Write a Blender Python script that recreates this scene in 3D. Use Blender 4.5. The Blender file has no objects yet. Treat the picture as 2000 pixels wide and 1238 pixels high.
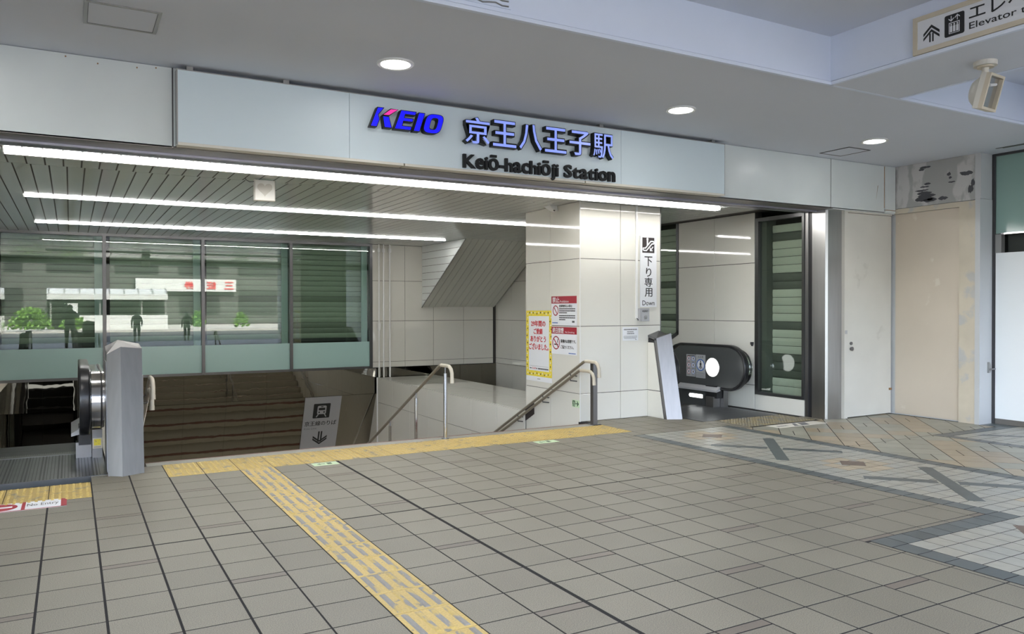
import bpy, math, random
from mathutils import Vector, Matrix
R = math.radians
rnd = random.Random(11)
sc = bpy.context.scene
COL = sc.collection

# ------------------------------------------------------------------ camera
F_PX, YAW, PIT, ROL, CAM_H = 1529.0, R(29.42), R(-0.596), R(-0.104), 1.5
_f = Vector((math.sin(YAW) * math.cos(PIT), math.cos(YAW) * math.cos(PIT), math.sin(PIT)))
_r = Vector((math.cos(YAW), -math.sin(YAW), 0.0))
_u = _r.cross(_f)
CR = _r * math.cos(ROL) + _u * math.sin(ROL)
CU = -_r * math.sin(ROL) + _u * math.cos(ROL)
CF = _f
cd = bpy.data.cameras.new('camera')
cd.sensor_width = 36.0
cd.lens = 36.0 * F_PX / 2000.0
cd.clip_start, cd.clip_end = 0.05, 400
cam = bpy.data.objects.new('camera', cd)
COL.objects.link(cam)
cam.matrix_world = Matrix(((CR.x, CU.x, -CF.x, 0), (CR.y, CU.y, -CF.y, 0), (CR.z, CU.z, -CF.z, CAM_H), (0, 0, 0, 1)))
sc.camera = cam

# ------------------------------------------------------------------ world, exposure
w = bpy.data.worlds.new('world'); sc.world = w; w.use_nodes = True
nt = w.node_tree; nt.nodes.clear()
sky = nt.nodes.new('ShaderNodeTexSky'); sky.sky_type = 'NISHITA'
sky.sun_elevation, sky.sun_rotation, sky.sun_intensity, sky.sun_size = R(47), R(18), 0.10, R(1.0)
sky.air_density, sky.dust_density, sky.ozone_density = 0.8, 3.0, 0.6
bg = nt.nodes.new('ShaderNodeBackground'); bg.inputs['Strength'].default_value = 2.1
out = nt.nodes.new('ShaderNodeOutputWorld')
haze = nt.nodes.new('ShaderNodeHueSaturation'); haze.inputs['Saturation'].default_value = 0.6      # thin haze: a paler sky all over
nt.links.new(sky.outputs[0], haze.inputs['Color']); nt.links.new(haze.outputs[0], bg.inputs[0]); nt.links.new(bg.outputs[0], out.inputs[0])
LAMP_STRIP, LAMP_DOWN, DOWN_W = 32.0, 22.0, 66.0          # strength of the strip lights and the round downlights
vs = sc.view_settings
vs.view_transform, vs.look, vs.gamma, vs.use_curve_mapping = 'Standard', 'None', 1.0, False
vs.exposure = 0.70
cy = sc.cycles
cy.use_denoising = True
cy.max_bounces, cy.diffuse_bounces, cy.glossy_bounces, cy.transparent_max_bounces, cy.transmission_bounces = 10, 4, 5, 12, 4
cy.caustics_reflective = cy.caustics_refractive = False
cy.sample_clamp_indirect = 4.0

# ------------------------------------------------------------------ materials
MATS = {}
def mat(name, col, rough=0.5, metal=0.0, spec=0.5, var=0.0, speck=0.0, speck_scale=150.0, blotch=0.0, blotch_scale=3.0,
        bump=0.0, bump_scale=40.0, emit=None, estr=0.0, coat=0.0, col2=None, wear=None, stretch=None):
    m = bpy.data.materials.new(name); m.use_nodes = True
    t = m.node_tree; b = t.nodes['Principled BSDF']; L = t.links.new
    b.inputs['Base Color'].default_value = (*col, 1); b.inputs['Roughness'].default_value = rough
    b.inputs['Metallic'].default_value = metal; b.inputs['Specular IOR Level'].default_value = spec
    if coat: b.inputs['Coat Weight'].default_value = coat; b.inputs['Coat Roughness'].default_value = 0.03
    if emit: b.inputs['Emission Color'].default_value = (*emit, 1); b.inputs['Emission Strength'].default_value = estr
    cur = None
    def mix(fac, c1, c2, kind='MIX'):
        n = t.nodes.new('ShaderNodeMix'); n.data_type = 'RGBA'; n.blend_type = kind
        if hasattr(fac, 'links'): L(fac, n.inputs[0])
        else: n.inputs[0].default_value = fac
        for s, c in ((n.inputs[6], c1), (n.inputs[7], c2)):
            if hasattr(c, 'links'): L(c, s)
            else: s.default_value = (*c, 1) if len(c) == 3 else c
        return n.outputs[2]
    tc = t.nodes.new('ShaderNodeTexCoord')
    oi = t.nodes.new('ShaderNodeObjectInfo')
    add = t.nodes.new('ShaderNodeVectorMath'); add.operation = 'ADD'
    L(tc.outputs['Object'], add.inputs[0]); L(oi.outputs['Location'], add.inputs[1])
    vec = add.outputs[0]
    if stretch:
        mp = t.nodes.new('ShaderNodeMapping'); mp.inputs['Scale'].default_value = stretch
        L(vec, mp.inputs['Vector']); vec = mp.outputs[0]
    def noise(scale, detail=3.0):
        n = t.nodes.new('ShaderNodeTexNoise'); n.inputs['Scale'].default_value = scale; n.inputs['Detail'].default_value = detail
        L(vec, n.inputs['Vector']); return n.outputs['Fac']
    def ramp(fac, a, b_, ca=(0, 0, 0, 1), cb=(1, 1, 1, 1)):
        n = t.nodes.new('ShaderNodeValToRGB'); e = n.color_ramp.elements
        e[0].position, e[1].position = a, b_; e[0].color, e[1].color = ca, cb
        L(fac, n.inputs[0]); return n.outputs[0]
    cur = col
    if col2: cur = mix(oi.outputs['Random'], col, col2)
    if wear:       # (colour, lo, hi, scale): patches of a second colour with a shape of their own
        cur = mix(ramp(noise(wear[3], 6.0), wear[1], wear[2]), cur, wear[0])
    if var:
        mr = t.nodes.new('ShaderNodeMapRange'); mr.inputs[3].default_value = 1 - var; mr.inputs[4].default_value = 1 + var
        L(oi.outputs['Random'], mr.inputs[0])
        cb = t.nodes.new('ShaderNodeCombineColor')
        for k in range(3): L(mr.outputs[0], cb.inputs[k])
        cur = mix(1.0, cur, cb.outputs[0], 'MULTIPLY')
    if speck:
        s = ramp(noise(speck_scale, 2.0), 0.3, 0.7, (1 - speck,) * 3 + (1,), (1 + speck,) * 3 + (1,))
        cur = mix(1.0, cur, s, 'MULTIPLY')
    if blotch:
        s = ramp(noise(blotch_scale, 4.0), 0.3, 0.7, (1 - blotch,) * 3 + (1,), (1 + blotch * .5,) * 3 + (1,))
        cur = mix(1.0, cur, s, 'MULTIPLY')
    if hasattr(cur, 'links'): L(cur, b.inputs['Base Color'])
    if bump:
        bn = t.nodes.new('ShaderNodeBump'); bn.inputs['Strength'].default_value = bump; bn.inputs['Distance'].default_value = 0.01
        L(noise(bump_scale, 3.0), bn.inputs['Height']); L(bn.outputs[0], b.inputs['Normal'])
    MATS[name] = m
    return m
def glass_mat(name, tint, f0=0.042):
    m = bpy.data.materials.new(name); m.use_nodes = True; t = m.node_tree; t.nodes.clear(); L = t.links.new
    o = t.nodes.new('ShaderNodeOutputMaterial'); mx = t.nodes.new('ShaderNodeMixShader')
    tr = t.nodes.new('ShaderNodeBsdfTransparent'); tr.inputs[0].default_value = (*tint, 1)
    gl = t.nodes.new('ShaderNodeBsdfGlossy'); gl.inputs['Roughness'].default_value = 0.0; gl.inputs[0].default_value = (1, 1, 1, 1)
    lw = t.nodes.new('ShaderNodeLayerWeight'); lw.inputs[0].default_value = 0.5
    pw_ = t.nodes.new('ShaderNodeMath'); pw_.operation = 'POWER'; pw_.inputs[1].default_value = 5.0
    mr = t.nodes.new('ShaderNodeMapRange'); mr.inputs[3].default_value = f0; mr.inputs[4].default_value = 1.0
    L(lw.outputs['Facing'], pw_.inputs[0]); L(pw_.outputs[0], mr.inputs[0])
    L(mr.outputs[0], mx.inputs[0]); L(tr.outputs[0], mx.inputs[1]); L(gl.outputs[0], mx.inputs[2]); L(mx.outputs[0], o.inputs[0])
    MATS[name] = m
    return m
M = MATS
# floor
mat('field', (.184, .167, .130), .46, spec=.4, speck=.45, speck_scale=210, var=.08, blotch=.07, blotch_scale=1.5, bump=.12, bump_scale=160)
mat('accent', (.142, .117, .094), .45, speck=.15, var=.10, bump=.1, bump_scale=150)
mat('grout', (.032, .031, .031), .9, spec=.1, speck=.2)
mat('slate', (.078, .090, .092), .40, var=.16, blotch=.14, blotch_scale=9, speck=.06)
mat('mosaic', (.36, .345, .29), .35, var=.18, blotch=.14, blotch_scale=14, col2=(.235, .235, .21))
mat('mosaic_beige', (.36, .295, .20), .38, var=.10, blotch=.1, blotch_scale=12)
mat('mosaic_brown', (.115, .075, .056), .4, var=.12, blotch=.2, blotch_scale=10)
mat('diag_grey', (.255, .25, .20), .38, var=.12, blotch=.12, blotch_scale=7)
mat('diag_beige', (.30, .245, .165), .38, var=.10, blotch=.12, blotch_scale=7)
mat('tact', (.44, .315, .095), .5, wear=((.21, .185, .125), .56, .70, 9.0), speck=.12, speck_scale=90, var=.07)
mat('tact_base', (.52, .37, .115), .5, wear=((.20, .185, .155), .60, .66, 11.0), speck=.12, speck_scale=90, var=.05)
mat('tact_bar', (.46, .33, .10), .5, wear=((.22, .21, .195), .42, .50, 10.0), speck=.10, speck_scale=90, var=.05, stretch=(1.6, .5, 1))
mat('tact_faded', (.22, .18, .10), .5, wear=((.15, .14, .115), .45, .6, 8.0), speck=.12, var=.06)
mat('granite', (.27, .26, .225), .35, speck=.2, speck_scale=220, var=.04)
mat('nosing', (.16, .07, .05), .5)
mat('step_stone', (.37, .345, .29), .38, speck=.2, speck_scale=200)
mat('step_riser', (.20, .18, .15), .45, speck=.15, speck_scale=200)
# walls
mat('panel', (.70, .68, .62), .035, spec=.5, var=.012, blotch=.02, blotch_scale=1.2)
mat('panel_base', (.62, .59, .52), .25, blotch=.08, blotch_scale=4)
mat('joint', (.055, .05, .045), .8)
mat('fascia', (.69, .735, .73), .28, spec=.5, blotch=.07, blotch_scale=1.1)
mat('sign_panel', (.66, .755, .80), .38, spec=.5)
mat('trim_grey', (.33, .33, .32), .35, metal=.6)
mat('frame_dark', (.07, .07, .075), .35, metal=.5)
mat('soffit_brown', (.20, .185, .17), .35, metal=.4)
mat('rail_lav', (.40, .40, .47), .3, metal=.6)
mat('steel', (.235, .23, .23), .36, metal=1.0, blotch=.06, blotch_scale=2, stretch=(14, 14, .8))
mat('steel_light', (.42, .415, .41), .30, metal=1.0, blotch=.06, blotch_scale=2, stretch=(14, 14, .8))
mat('steel_bright', (.62, .62, .63), .14, metal=1.0)
mat('steel_dark', (.20, .20, .21), .3, metal=.9)
mat('mullion', (.10, .10, .10), .3, metal=.8)
mat('mirror', (.25, .235, .20), .015, metal=1.0, bump=.16, bump_scale=1.6)
mat('black', (.012, .012, .014), .35)
mat('rubber', (.014, .014, .016), .28)
mat('dark_panel', (.10, .105, .105), .22, metal=.4)
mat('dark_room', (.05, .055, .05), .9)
mat('door_white', (.63, .61, .555), .38, blotch=.05, blotch_scale=2, wear=((.50, .48, .43), .66, .74, 2.2))
mat('door_beige', (.575, .50, .41), .42, blotch=.05, blotch_scale=1.6, wear=((.64, .58, .49), .66, .70, 3.5))
mat('post_beige', (.58, .515, .41), .42, blotch=.1, blotch_scale=3, wear=((.47, .46, .44), .55, .63, 4.0))
mat('col_white', (.52, .53, .54), .35, blotch=.04, blotch_scale=1.5)
mat('torn', (.36, .36, .35), .6, wear=((.52, .51, .50), .50, .56, 3.2), stretch=(1, 1.4, .6))
mat('torn_dark', (.07, .072, .08), .7)
mat('rust', (.30, .17, .08), .8)
# ceilings
mat('slat', (.72, .75, .74), .09, spec=.7, var=.03)
mat('slat_slope', (.64, .645, .59), .32, metal=.2, var=.03)
mat('ceil', (.69, .72, .80), .7, blotch=.02, blotch_scale=.8)
mat('beam', (.76, .82, .95), .6, blotch=.03, blotch_scale=1.2)  # the blue of the sky light is put into this paint
mat('white', (.78, .78, .77), .35)
mat('bright_white', (.88, .87, .82), .35)
mat('offwhite', (.70, .67, .60), .4)
mat('cream', (.62, .55, .43), .45, blotch=.08, blotch_scale=6)
mat('board', (.84, .865, .88), .5)
mat('strip_lens', (.9, .9, .9), .4, emit=(1, .985, .95), estr=LAMP_STRIP)
mat('down_lens', (.9, .9, .9), .4, emit=(1, .99, .96), estr=LAMP_DOWN)
mat('esc_lamp', (.9, .9, .9), .4, emit=(.97, 1, .97), estr=3.0)
# lettering and print
mat('ink', (.012, .012, .012), .5)
mat('ink_brown', (.03, .022, .022), .5)
mat('ink_grey', (.16, .16, .17), .6)
mat('letter_black', (.007, .008, .009), .45, spec=.25)
mat('letter_blue', (.005, .005, .75), .3, emit=(.0, .0, 1.0), estr=.6)
mat('letter_pink', (.80, .03, .32), .3, emit=(.9, .04, .40), estr=.35)
mat('letter_lav', (.26, .33, .80), .3, emit=(.26, .36, 1.0), estr=.36)
mat('red', (.33, .015, .03), .45)
mat('red_text', (.52, .02, .03), .5)
mat('blue', (.03, .12, .42), .5)
mat('yellow', (.80, .64, .05), .5, wear=((.55, .42, .10), .60, .64, 40.0))
mat('paper', (.76, .77, .80), .45)
mat('lum_green', (.52, .66, .44), .5)
mat('green_dark', (.01, .05, .02), .5)
mat('plate_grey', (.42, .42, .43), .35, metal=.2)
mat('rail_vinyl', (.17, .145, .105), .30)
mat('rail_cap', (.50, .45, .36), .3)
mat('film', (.36, .53, .50), .22, spec=.5, var=.02)
mat('jamb', (.50, .62, .62), .5)
mat('shutter', (.40, .43, .375), .35, metal=.1, var=.05)
mat('shutter_side', (.56, .575, .52), .4, var=.05)
mat('shutter_band', (.24, .26, .22), .4)
mat('shutter_dark', (.11, .12, .11), .4)
mat('teal_glass', (.25, .38, .34), .12, spec=.6)
mat('esc_plate', (.20, .205, .21), .32, metal=.85, blotch=.12, blotch_scale=5)
mat('esc_step', (.06, .06, .062), .4, metal=.6)
glass_mat('glass', (.80, .87, .82), .045)
glass_mat('glass_side', (.88, .92, .88), .035)
# outdoors
mat('asphalt', (.07, .072, .078), .8, speck=.2, speck_scale=60)
mat('pavement', (.34, .33, .31), .7, speck=.1, speck_scale=30)
mat('kerb', (.45, .44, .42), .7)
mat('shelter_white', (.75, .76, .77), .4)
mat('leaf', (.12, .26, .03), .6, var=.2, blotch=.4, blotch_scale=8, bump=.6, bump_scale=14)
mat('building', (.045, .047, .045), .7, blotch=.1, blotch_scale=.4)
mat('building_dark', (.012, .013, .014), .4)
mat('cloth_dark', (.03, .03, .035), .8)
mat('cloth_grey', (.09, .09, .10), .8)
mat('skin', (.50, .33, .24), .5)
mat('hair', (.012, .01, .01), .5)

# ------------------------------------------------------------------ mesh helpers
class MB:
    def __init__(s): s.v = []; s.f = []
    def quad(s, *p):
        n = len(s.v); s.v += [tuple(q) for q in p]; s.f.append(tuple(range(n, n + len(p)))); return s
    def box(s, x0, x1, y0, y1, z0, z1):
        n = len(s.v)
        s.v += [(x0, y0, z0), (x1, y0, z0), (x1, y1, z0), (x0, y1, z0), (x0, y0, z1), (x1, y0, z1), (x1, y1, z1), (x0, y1, z1)]
        s.f += [tuple(n + i for i in q) for q in ((0, 3, 2, 1), (4, 5, 6, 7), (0, 1, 5, 4), (1, 2, 6, 5), (2, 3, 7, 6), (3, 0, 4, 7))]
        return s
    def loft(s, a, b, cap=True):                       # two rings of equal length
        n = len(s.v); k = len(a); s.v += [tuple(p) for p in a] + [tuple(p) for p in b]
        for i in range(k):
            j = (i + 1) % k; s.f.append((n + i, n + j, n + k + j, n + k + i))
        if cap: s.f.append(tuple(n + i for i in reversed(range(k)))); s.f.append(tuple(n + k + i for i in range(k)))
        return s
    def rings(s, rs, cap=True):
        n = len(s.v); k = len(rs[0])
        for r_ in rs: s.v += [tuple(p) for p in r_]
        for q in range(len(rs) - 1):
            for i in range(k):
                j = (i + 1) % k; a = n + q * k
                s.f.append((a + i, a + j, a + k + j, a + k + i))
        if cap:
            s.f.append(tuple(n + i for i in reversed(range(k)))); e = n + (len(rs) - 1) * k; s.f.append(tuple(e + i for i in range(k)))
        return s
    def tube(s, path, rad, seg=10, cap=True, flat=None):
        P = [Vector(p) for p in path]; rs = []; up0 = None
        for i, p in enumerate(P):
            d = (P[min(i + 1, len(P) - 1)] - P[max(i - 1, 0)]).normalized()
            if up0 is None:
                ref = Vector((1, 0, 0)) if abs(d.x) < .9 else Vector((0, 0, 1)); a = (ref - d * ref.dot(d)).normalized()
            else: a = (up0 - d * up0.dot(d)).normalized()
            up0 = a; b = d.cross(a)
            rr = rad[i] if isinstance(rad, (list, tuple)) else rad
            ra, rb = (rr, rr) if flat is None else flat
            sq = (lambda c: math.copysign(abs(c) ** .5, c)) if flat else (lambda c: c)
            rs.append([p + a * (ra * sq(math.cos(t * 2 * math.pi / seg))) + b * (rb * sq(math.sin(t * 2 * math.pi / seg))) for t in range(seg)])
        return s.rings(rs, cap)
    def cyl(s, c, rad, h, axis='Z', seg=24, rad2=None):
        r2 = rad if rad2 is None else rad2; c = Vector(c); A = []; B = []
        for i in range(seg):
            t = 2 * math.pi * i / seg; p, q = math.cos(t), math.sin(t)
            if axis == 'Z': A.append(c + Vector((p * rad, q * rad, 0))); B.append(c + Vector((p * r2, q * r2, h)))
            elif axis == 'X': A.append(c + Vector((0, p * rad, q * rad))); B.append(c + Vector((h, p * r2, q * r2)))
            else: A.append(c + Vector((q * rad, 0, p * rad))); B.append(c + Vector((q * r2, h, p * r2)))
        return s.loft(A, B)
    def prism(s, poly, axis, a, b):                    # poly of 2-d points across the axis
        def P(p, t): return (t, p[0], p[1]) if axis == 'X' else ((p[0], t, p[1]) if axis == 'Y' else (p[0], p[1], t))
        return s.loft([P(p, a) for p in poly], [P(p, b) for p in poly])
    def band(s, top, bot, x0, x1):                     # slab across X between two (y, z) polylines of equal length
        n = len(s.v); k = len(top)
        for t_, b_ in zip(top, bot):
            s.v += [(x0, *t_), (x1, *t_), (x1, *b_), (x0, *b_)]
        for i in range(k - 1):
            a = n + 4 * i
            for e in range(4):
                g = (e + 1) % 4; s.f.append((a + e, a + 4 + e, a + 4 + g, a + g))
        s.f.append((n, n + 1, n + 2, n + 3)); e = n + 4 * (k - 1); s.f.append((e + 3, e + 2, e + 1, e))
        return s
def link(name, me, m, parent=None, loc=None):
    o = bpy.data.objects.new(name, me); COL.objects.link(o)
    if m is not None and not me.materials: me.materials.append(MATS[m])
    if parent is not None: o.parent = parent
    if loc is not None: o.location = loc
    return o
def base_of(o):
    p = Vector((0, 0, 0))
    while o is not None: p += o.location; o = o.parent
    return p
def build(name, mb, m, parent=None, smooth=False, fix=True):
    off = base_of(parent) if parent is not None else Vector((0, 0, 0))
    me = bpy.data.meshes.new(name)
    me.from_pydata([(x - off.x, y - off.y, z - off.z) for x, y, z in mb.v], [], mb.f)
    if fix:
        import bmesh
        bm = bmesh.new(); bm.from_mesh(me); bmesh.ops.recalc_face_normals(bm, faces=bm.faces); bm.to_mesh(me); bm.free()
    me.update()
    if smooth:
        me.polygons.foreach_set('use_smooth', [True] * len(me.polygons))
        try: me.set_sharp_from_angle(angle=R(40))
        except Exception: pass
    return link(name, me, m, parent)
def tag(o, label=None, cat=None, group=None, kind=None):
    if label: o['label'] = label
    if cat: o['category'] = cat
    if group: o['group'] = group
    if kind: o['kind'] = kind
    return o
def thing(name, label, cat, loc=(0, 0, 0), group=None):
    o = bpy.data.objects.new(name, None); COL.objects.link(o); o.location = loc; o.empty_display_size = .1
    return tag(o, label, cat, group)
def struct(name, label, loc=(0, 0, 0), mb=None, m=None):
    if mb is None:
        o = bpy.data.objects.new(name, None); COL.objects.link(o); o.location = loc
    else: o = build(name, mb, m)
    return tag(o, label, None, None, 'structure')
# lettering: (origin, U, V) frame, w runs along the face normal
class Frame:
    def __init__(s, o, U, V): s.o = Vector(o); s.U = Vector(U); s.V = Vector(V); s.N = s.U.cross(s.V)
    def p(s, u, v, w=0.0): return s.o + s.U * u + s.V * v + s.N * w
TXT = {}
def glyphs(body, bold=0.0, spacing=1.0):
    k = (body, bold, spacing)
    if k not in TXT:
        cu = bpy.data.curves.new('txt', 'FONT'); cu.body = body; cu.offset = bold; cu.resolution_u = 3; cu.space_character = spacing
        o = bpy.data.objects.new('txt', cu); COL.objects.link(o)
        bpy.context.view_layer.update()
        me = bpy.data.meshes.new_from_object(o.evaluated_get(bpy.context.evaluated_depsgraph_get()))
        v = [tuple(q.co) for q in me.vertices]; f = [tuple(p.vertices) for p in me.polygons]
        bpy.data.objects.remove(o); bpy.data.curves.remove(cu); bpy.data.meshes.remove(me)
        TXT[k] = (v, f)
    return TXT[k]
def text(name, body, fr, u0, u1, v0, v1, m, parent, w=0.002, depth=0.0, bold=0.0, keep=False, shear=0.0, fat=0.0):
    v, f = glyphs(body, bold)
    xs = [p[0] for p in v]; ys = [p[1] for p in v]; x0, x1, y0, y1 = min(xs), max(xs), min(ys), max(ys)
    su, sv = (u1 - u0) / (x1 - x0), (v1 - v0) / max(1e-6, (y1 - y0))
    if keep: su = sv = min(su, sv)
    P = [(u0 + (p[0] - x0) * su + shear * (p[1] - y0) * sv, v0 + (p[1] - y0) * sv) for p in v]
    mb = MB()
    mb.v = [fr.p(a, b, w + depth) for a, b in P]; mb.f = list(f)
    if depth:
        n = len(P); mb.v += [fr.p(a, b, w) for a, b in P]
        cnt = {}
        for q in f:
            for i in range(len(q)):
                e = (q[i], q[(i + 1) % len(q)]); cnt[e] = cnt.get(e, 0) + 1
        for (a, b) in list(cnt):
            if (b, a) not in cnt: mb.f.append((a, b, n + b, n + a))
    if fat:                                            # heavier strokes: the same print laid down again, shifted by a hair
        for k, (du, dv) in enumerate(((1, 0), (-1, 0), (0, 1), (0, -1))):
            n = len(mb.v); mb.v += [fr.p(a + du * fat, b + dv * fat * .6, w + depth + .00008 * (k + 1)) for a, b in P]; mb.f += [tuple(n + i for i in q) for q in f]
    o = build(name, mb, m, parent, fix=False)
    return o
def poly(name, pts, fr, m, parent, w=0.002, depth=0.001):
    A = [fr.p(a, b, w) for a, b in pts]; B = [fr.p(a, b, w + depth) for a, b in pts]
    return build(name, MB().loft(A, B), m, parent)
def rect(name, fr, u0, u1, v0, v1, m, parent, w=0.001, depth=0.001):
    return poly(name, [(u0, v0), (u1, v0), (u1, v1), (u0, v1)], fr, m, parent, w, depth)
def ring(name, fr, u, v, r0, r1, m, parent, w=0.002, depth=0.001, seg=32):
    mb = MB(); a = [2 * math.pi * i / seg for i in range(seg)]
    rs = [[fr.p(u + rr * math.cos(t), v + rr * math.sin(t), ww) for t in a] for rr, ww in ((r0, w), (r1, w), (r1, w + depth), (r0, w + depth), (r0, w))]
    return build(name, mb.rings(rs, cap=False), m, parent)
def disc(name, fr, u, v, r0, m, parent, w=0.002, depth=0.001, seg=28):
    return poly(name, [(u + r0 * math.cos(2 * math.pi * i / seg), v + r0 * math.sin(2 * math.pi * i / seg)) for i in range(seg)], fr, m, parent, w, depth)
def bars(name, fr, rows, m, parent, w=0.002):          # small print too fine to read: rows of short strokes
    mb = MB()
    for (u0, u1, v0, v1) in rows:
        u = u0
        while u < u1:
            l = min((v1 - v0) * rnd.uniform(.6, 1.1), u1 - u)
            mb.loft([fr.p(a, b, w) for a, b in ((u, v0), (u + l, v0), (u + l, v1), (u, v1))], [fr.p(a, b, w + .0006) for a, b in ((u, v0), (u + l, v0), (u + l, v1), (u, v1))])
            u += l + (v1 - v0) * .25
    o = build(name, mb, m, parent); o['kind'] = 'stuff'
    return o
def FX(x, y, z=0.0): return Frame((x, y, z), (0, -1, 0), (0, 0, 1))      # faces -X, u runs towards the street
def FY(x, y, z=0.0): return Frame((x, y, z), (1, 0, 0), (0, 0, 1))       # faces -Y
def FZ(x, y, z=0.0): return Frame((x, y, z), (1, 0, 0), (0, 1, 0))       # lies flat, faces up
def project(x, y, z):
    p = Vector((x, y, z - CAM_H)); d = p.dot(CF)
    if d < .1: return None
    return 1000 + F_PX * p.dot(CR) / d, 619 - F_PX * p.dot(CU) / d

# ================================================================== FLOOR
P0, CX0, RY0 = 0.3065, 0.143, 5.45                      # paving module and its two datum lines
floor = struct('floor', 'grey-beige tiled concourse floor in front of the station stairs')
slab = MB()
slab.box(-9, 12, -2.4, 7.12, -.20, -.0009).box(-9, -1.14, 7.74, 8.4, -.20, -.0009).box(-9, -1.4, 7.12, 7.74, -.20, -.0009).box(.30, 8.87, 7.12, 8.21, -.20, -.0009).box(-1.4, .30, 7.12, 7.74, -.20, -.0009)
slab.box(5.86, 7.30, 8.21, 8.60, -.20, -.0009)
build('grout_bed', slab, 'grout', floor)
def area_px(pts):
    q = [project(x, y, 0) for x, y in pts]
    if any(p is None for p in q): return 0
    if max(p[0] for p in q) < 0 or min(p[0] for p in q) > 2000 or max(p[1] for p in q) < 0 or min(p[1] for p in q) > 1238: return 0
    return abs(sum(q[i][0] * q[(i + 1) % len(q)][1] - q[(i + 1) % len(q)][0] * q[i][1] for i in range(len(q)))) / 2
TILES = {}
def slab_tile(pts, gap, ztop=0.0, thick=.012, ch=.0006):
    """one tile as (verts, faces) with a small chamfer, joints of width gap around it"""
    n = len(pts); cx = sum(p[0] for p in pts) / n; cy_ = sum(p[1] for p in pts) / n
    area = sum(pts[i][0] * pts[(i + 1) % n][1] - pts[(i + 1) % n][0] * pts[i][1] for i in range(n))
    if area < 0: pts = pts[::-1]
    def inset(d):
        res = []
        for i in range(n):
            p0, p1, p2 = Vector(pts[i - 1]), Vector(pts[i]), Vector(pts[(i + 1) % n])
            a = (p1 - p0).normalized(); b = (p2 - p1).normalized()
            na, nb = Vector((-a.y, a.x)), Vector((-b.y, b.x)); k = 1 + na.dot(nb)
            res.append(p1 + (na + nb) * (d / max(k, .35)))
        return res
    o, i_ = inset(gap / 2), inset(gap / 2 + ch)
    v = [(p.x - cx, p.y - cy_, ztop - thick) for p in o] + [(p.x - cx, p.y - cy_, ztop - ch) for p in o] + [(p.x - cx, p.y - cy_, ztop) for p in i_]
    f = [(k * n + i, k * n + (i + 1) % n, (k + 1) * n + (i + 1) % n, (k + 1) * n + i) for k in (0, 1) for i in range(n)] + [tuple(2 * n + i for i in range(n))]
    return v, f, (cx, cy_)
def lay(name, cells, parent, gap=.007, limit=300, gapfun=None):
    """cells: (polygon, material); the largest in view become parts, the rest one joined part for each material"""
    cells = sorted(cells, key=lambda c: -area_px(c[0]))
    rest = {}
    for i, (pts, m) in enumerate(cells):
        v, f, c = slab_tile(pts, gap)
        if i < limit and area_px(pts) > 0:
            k = (m, tuple((round(a, 4), round(b, 4)) for a, b, _ in v))
            if k not in TILES:
                me = bpy.data.meshes.new(name); me.from_pydata(v, [], f); me.update(); TILES[k] = me
            link(name, TILES[k], m, parent, (c[0], c[1], 0))
        else:
            mb = rest.setdefault(m, MB()); n = len(mb.v)
            mb.v += [(a + c[0], b + c[1], z) for a, b, z in v]; mb.f += [tuple(n + q for q in g) for g in f]
    for m, mb in rest.items():
        o = build(name + '_field', mb, m, parent, fix=False); o['kind'] = 'stuff'
def R4(x0, x1, y0, y1): return [(x0, y0), (x1, y0), (x1, y1), (x0, y1)]
field = []
THX, THY = CX0 + 7 * P0, RY0                            # the two wide black movement joints
def add_field(xa, xb, ya, yb, skip4=True):
    for c in range(-14, 30):
        x0, x1 = CX0 + c * P0, CX0 + (c + 1) * P0
        if abs(x0 - THX) < .01: x0 += .008
        if abs(x1 - THX) < .01: x1 -= .008
        if c in (-1, 0, 1, 2): x0 += .0025
        x0, x1 = max(x0, xa), min(x1, xb)
        if x1 - x0 < .03 or (skip4 and c == 4): continue
        for r in range(-12, 20):
            y1, y0 = RY0 - r * P0, RY0 - (r + 1) * P0
            if abs(y1 - THY) < .01: y1 -= .006
            if abs(y0 - THY) < .01: y0 += .006
            acc = c % 2 == 0 and r % 2 == 1 and ((r % 4 == 1) if c % 4 == 0 else (r % 4 == 3))
            if acc and r > -7:
                ym = y1 - .068
                for (a, b, m) in ((ym, y1, 'accent'), (y0, ym, 'field')):
                    a, b = max(a, ya), min(b, yb)
                    if b - a > .02: field.append((R4(x0, x1, a, b), m))
            else:
                a, b = max(y0, ya), min(y1, yb)
                if b - a > .03: field.append((R4(x0, x1, a, b), 'field'))
add_field(-3.5, .143, .85, 7.10); add_field(.143, 4.434, .85, 7.595); add_field(4.434, 5.79, 3.255, 7.595); add_field(4.434, 4.475, .85, 3.255)
add_field(.143, .756, 7.595, 8.21); add_field(5.79, 7.35, 7.35, 7.595); add_field(5.97, 7.27, 7.595, 8.585, False); add_field(7.27, 7.487, 7.595, 7.775, False); add_field(7.35, 7.487, 7.165, 7.595, False); add_field(8.72, 8.868, 7.18, 7.46, False)
field.append((R4(7.355, 7.487, 7.10, 7.165), 'field'))
lay('floor_tile', field, floor, gap=.010)
mb = MB().box(-9, 12, -2.4, .845, -.012, 0); build('far_paving', mb, 'field', floor)
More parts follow.
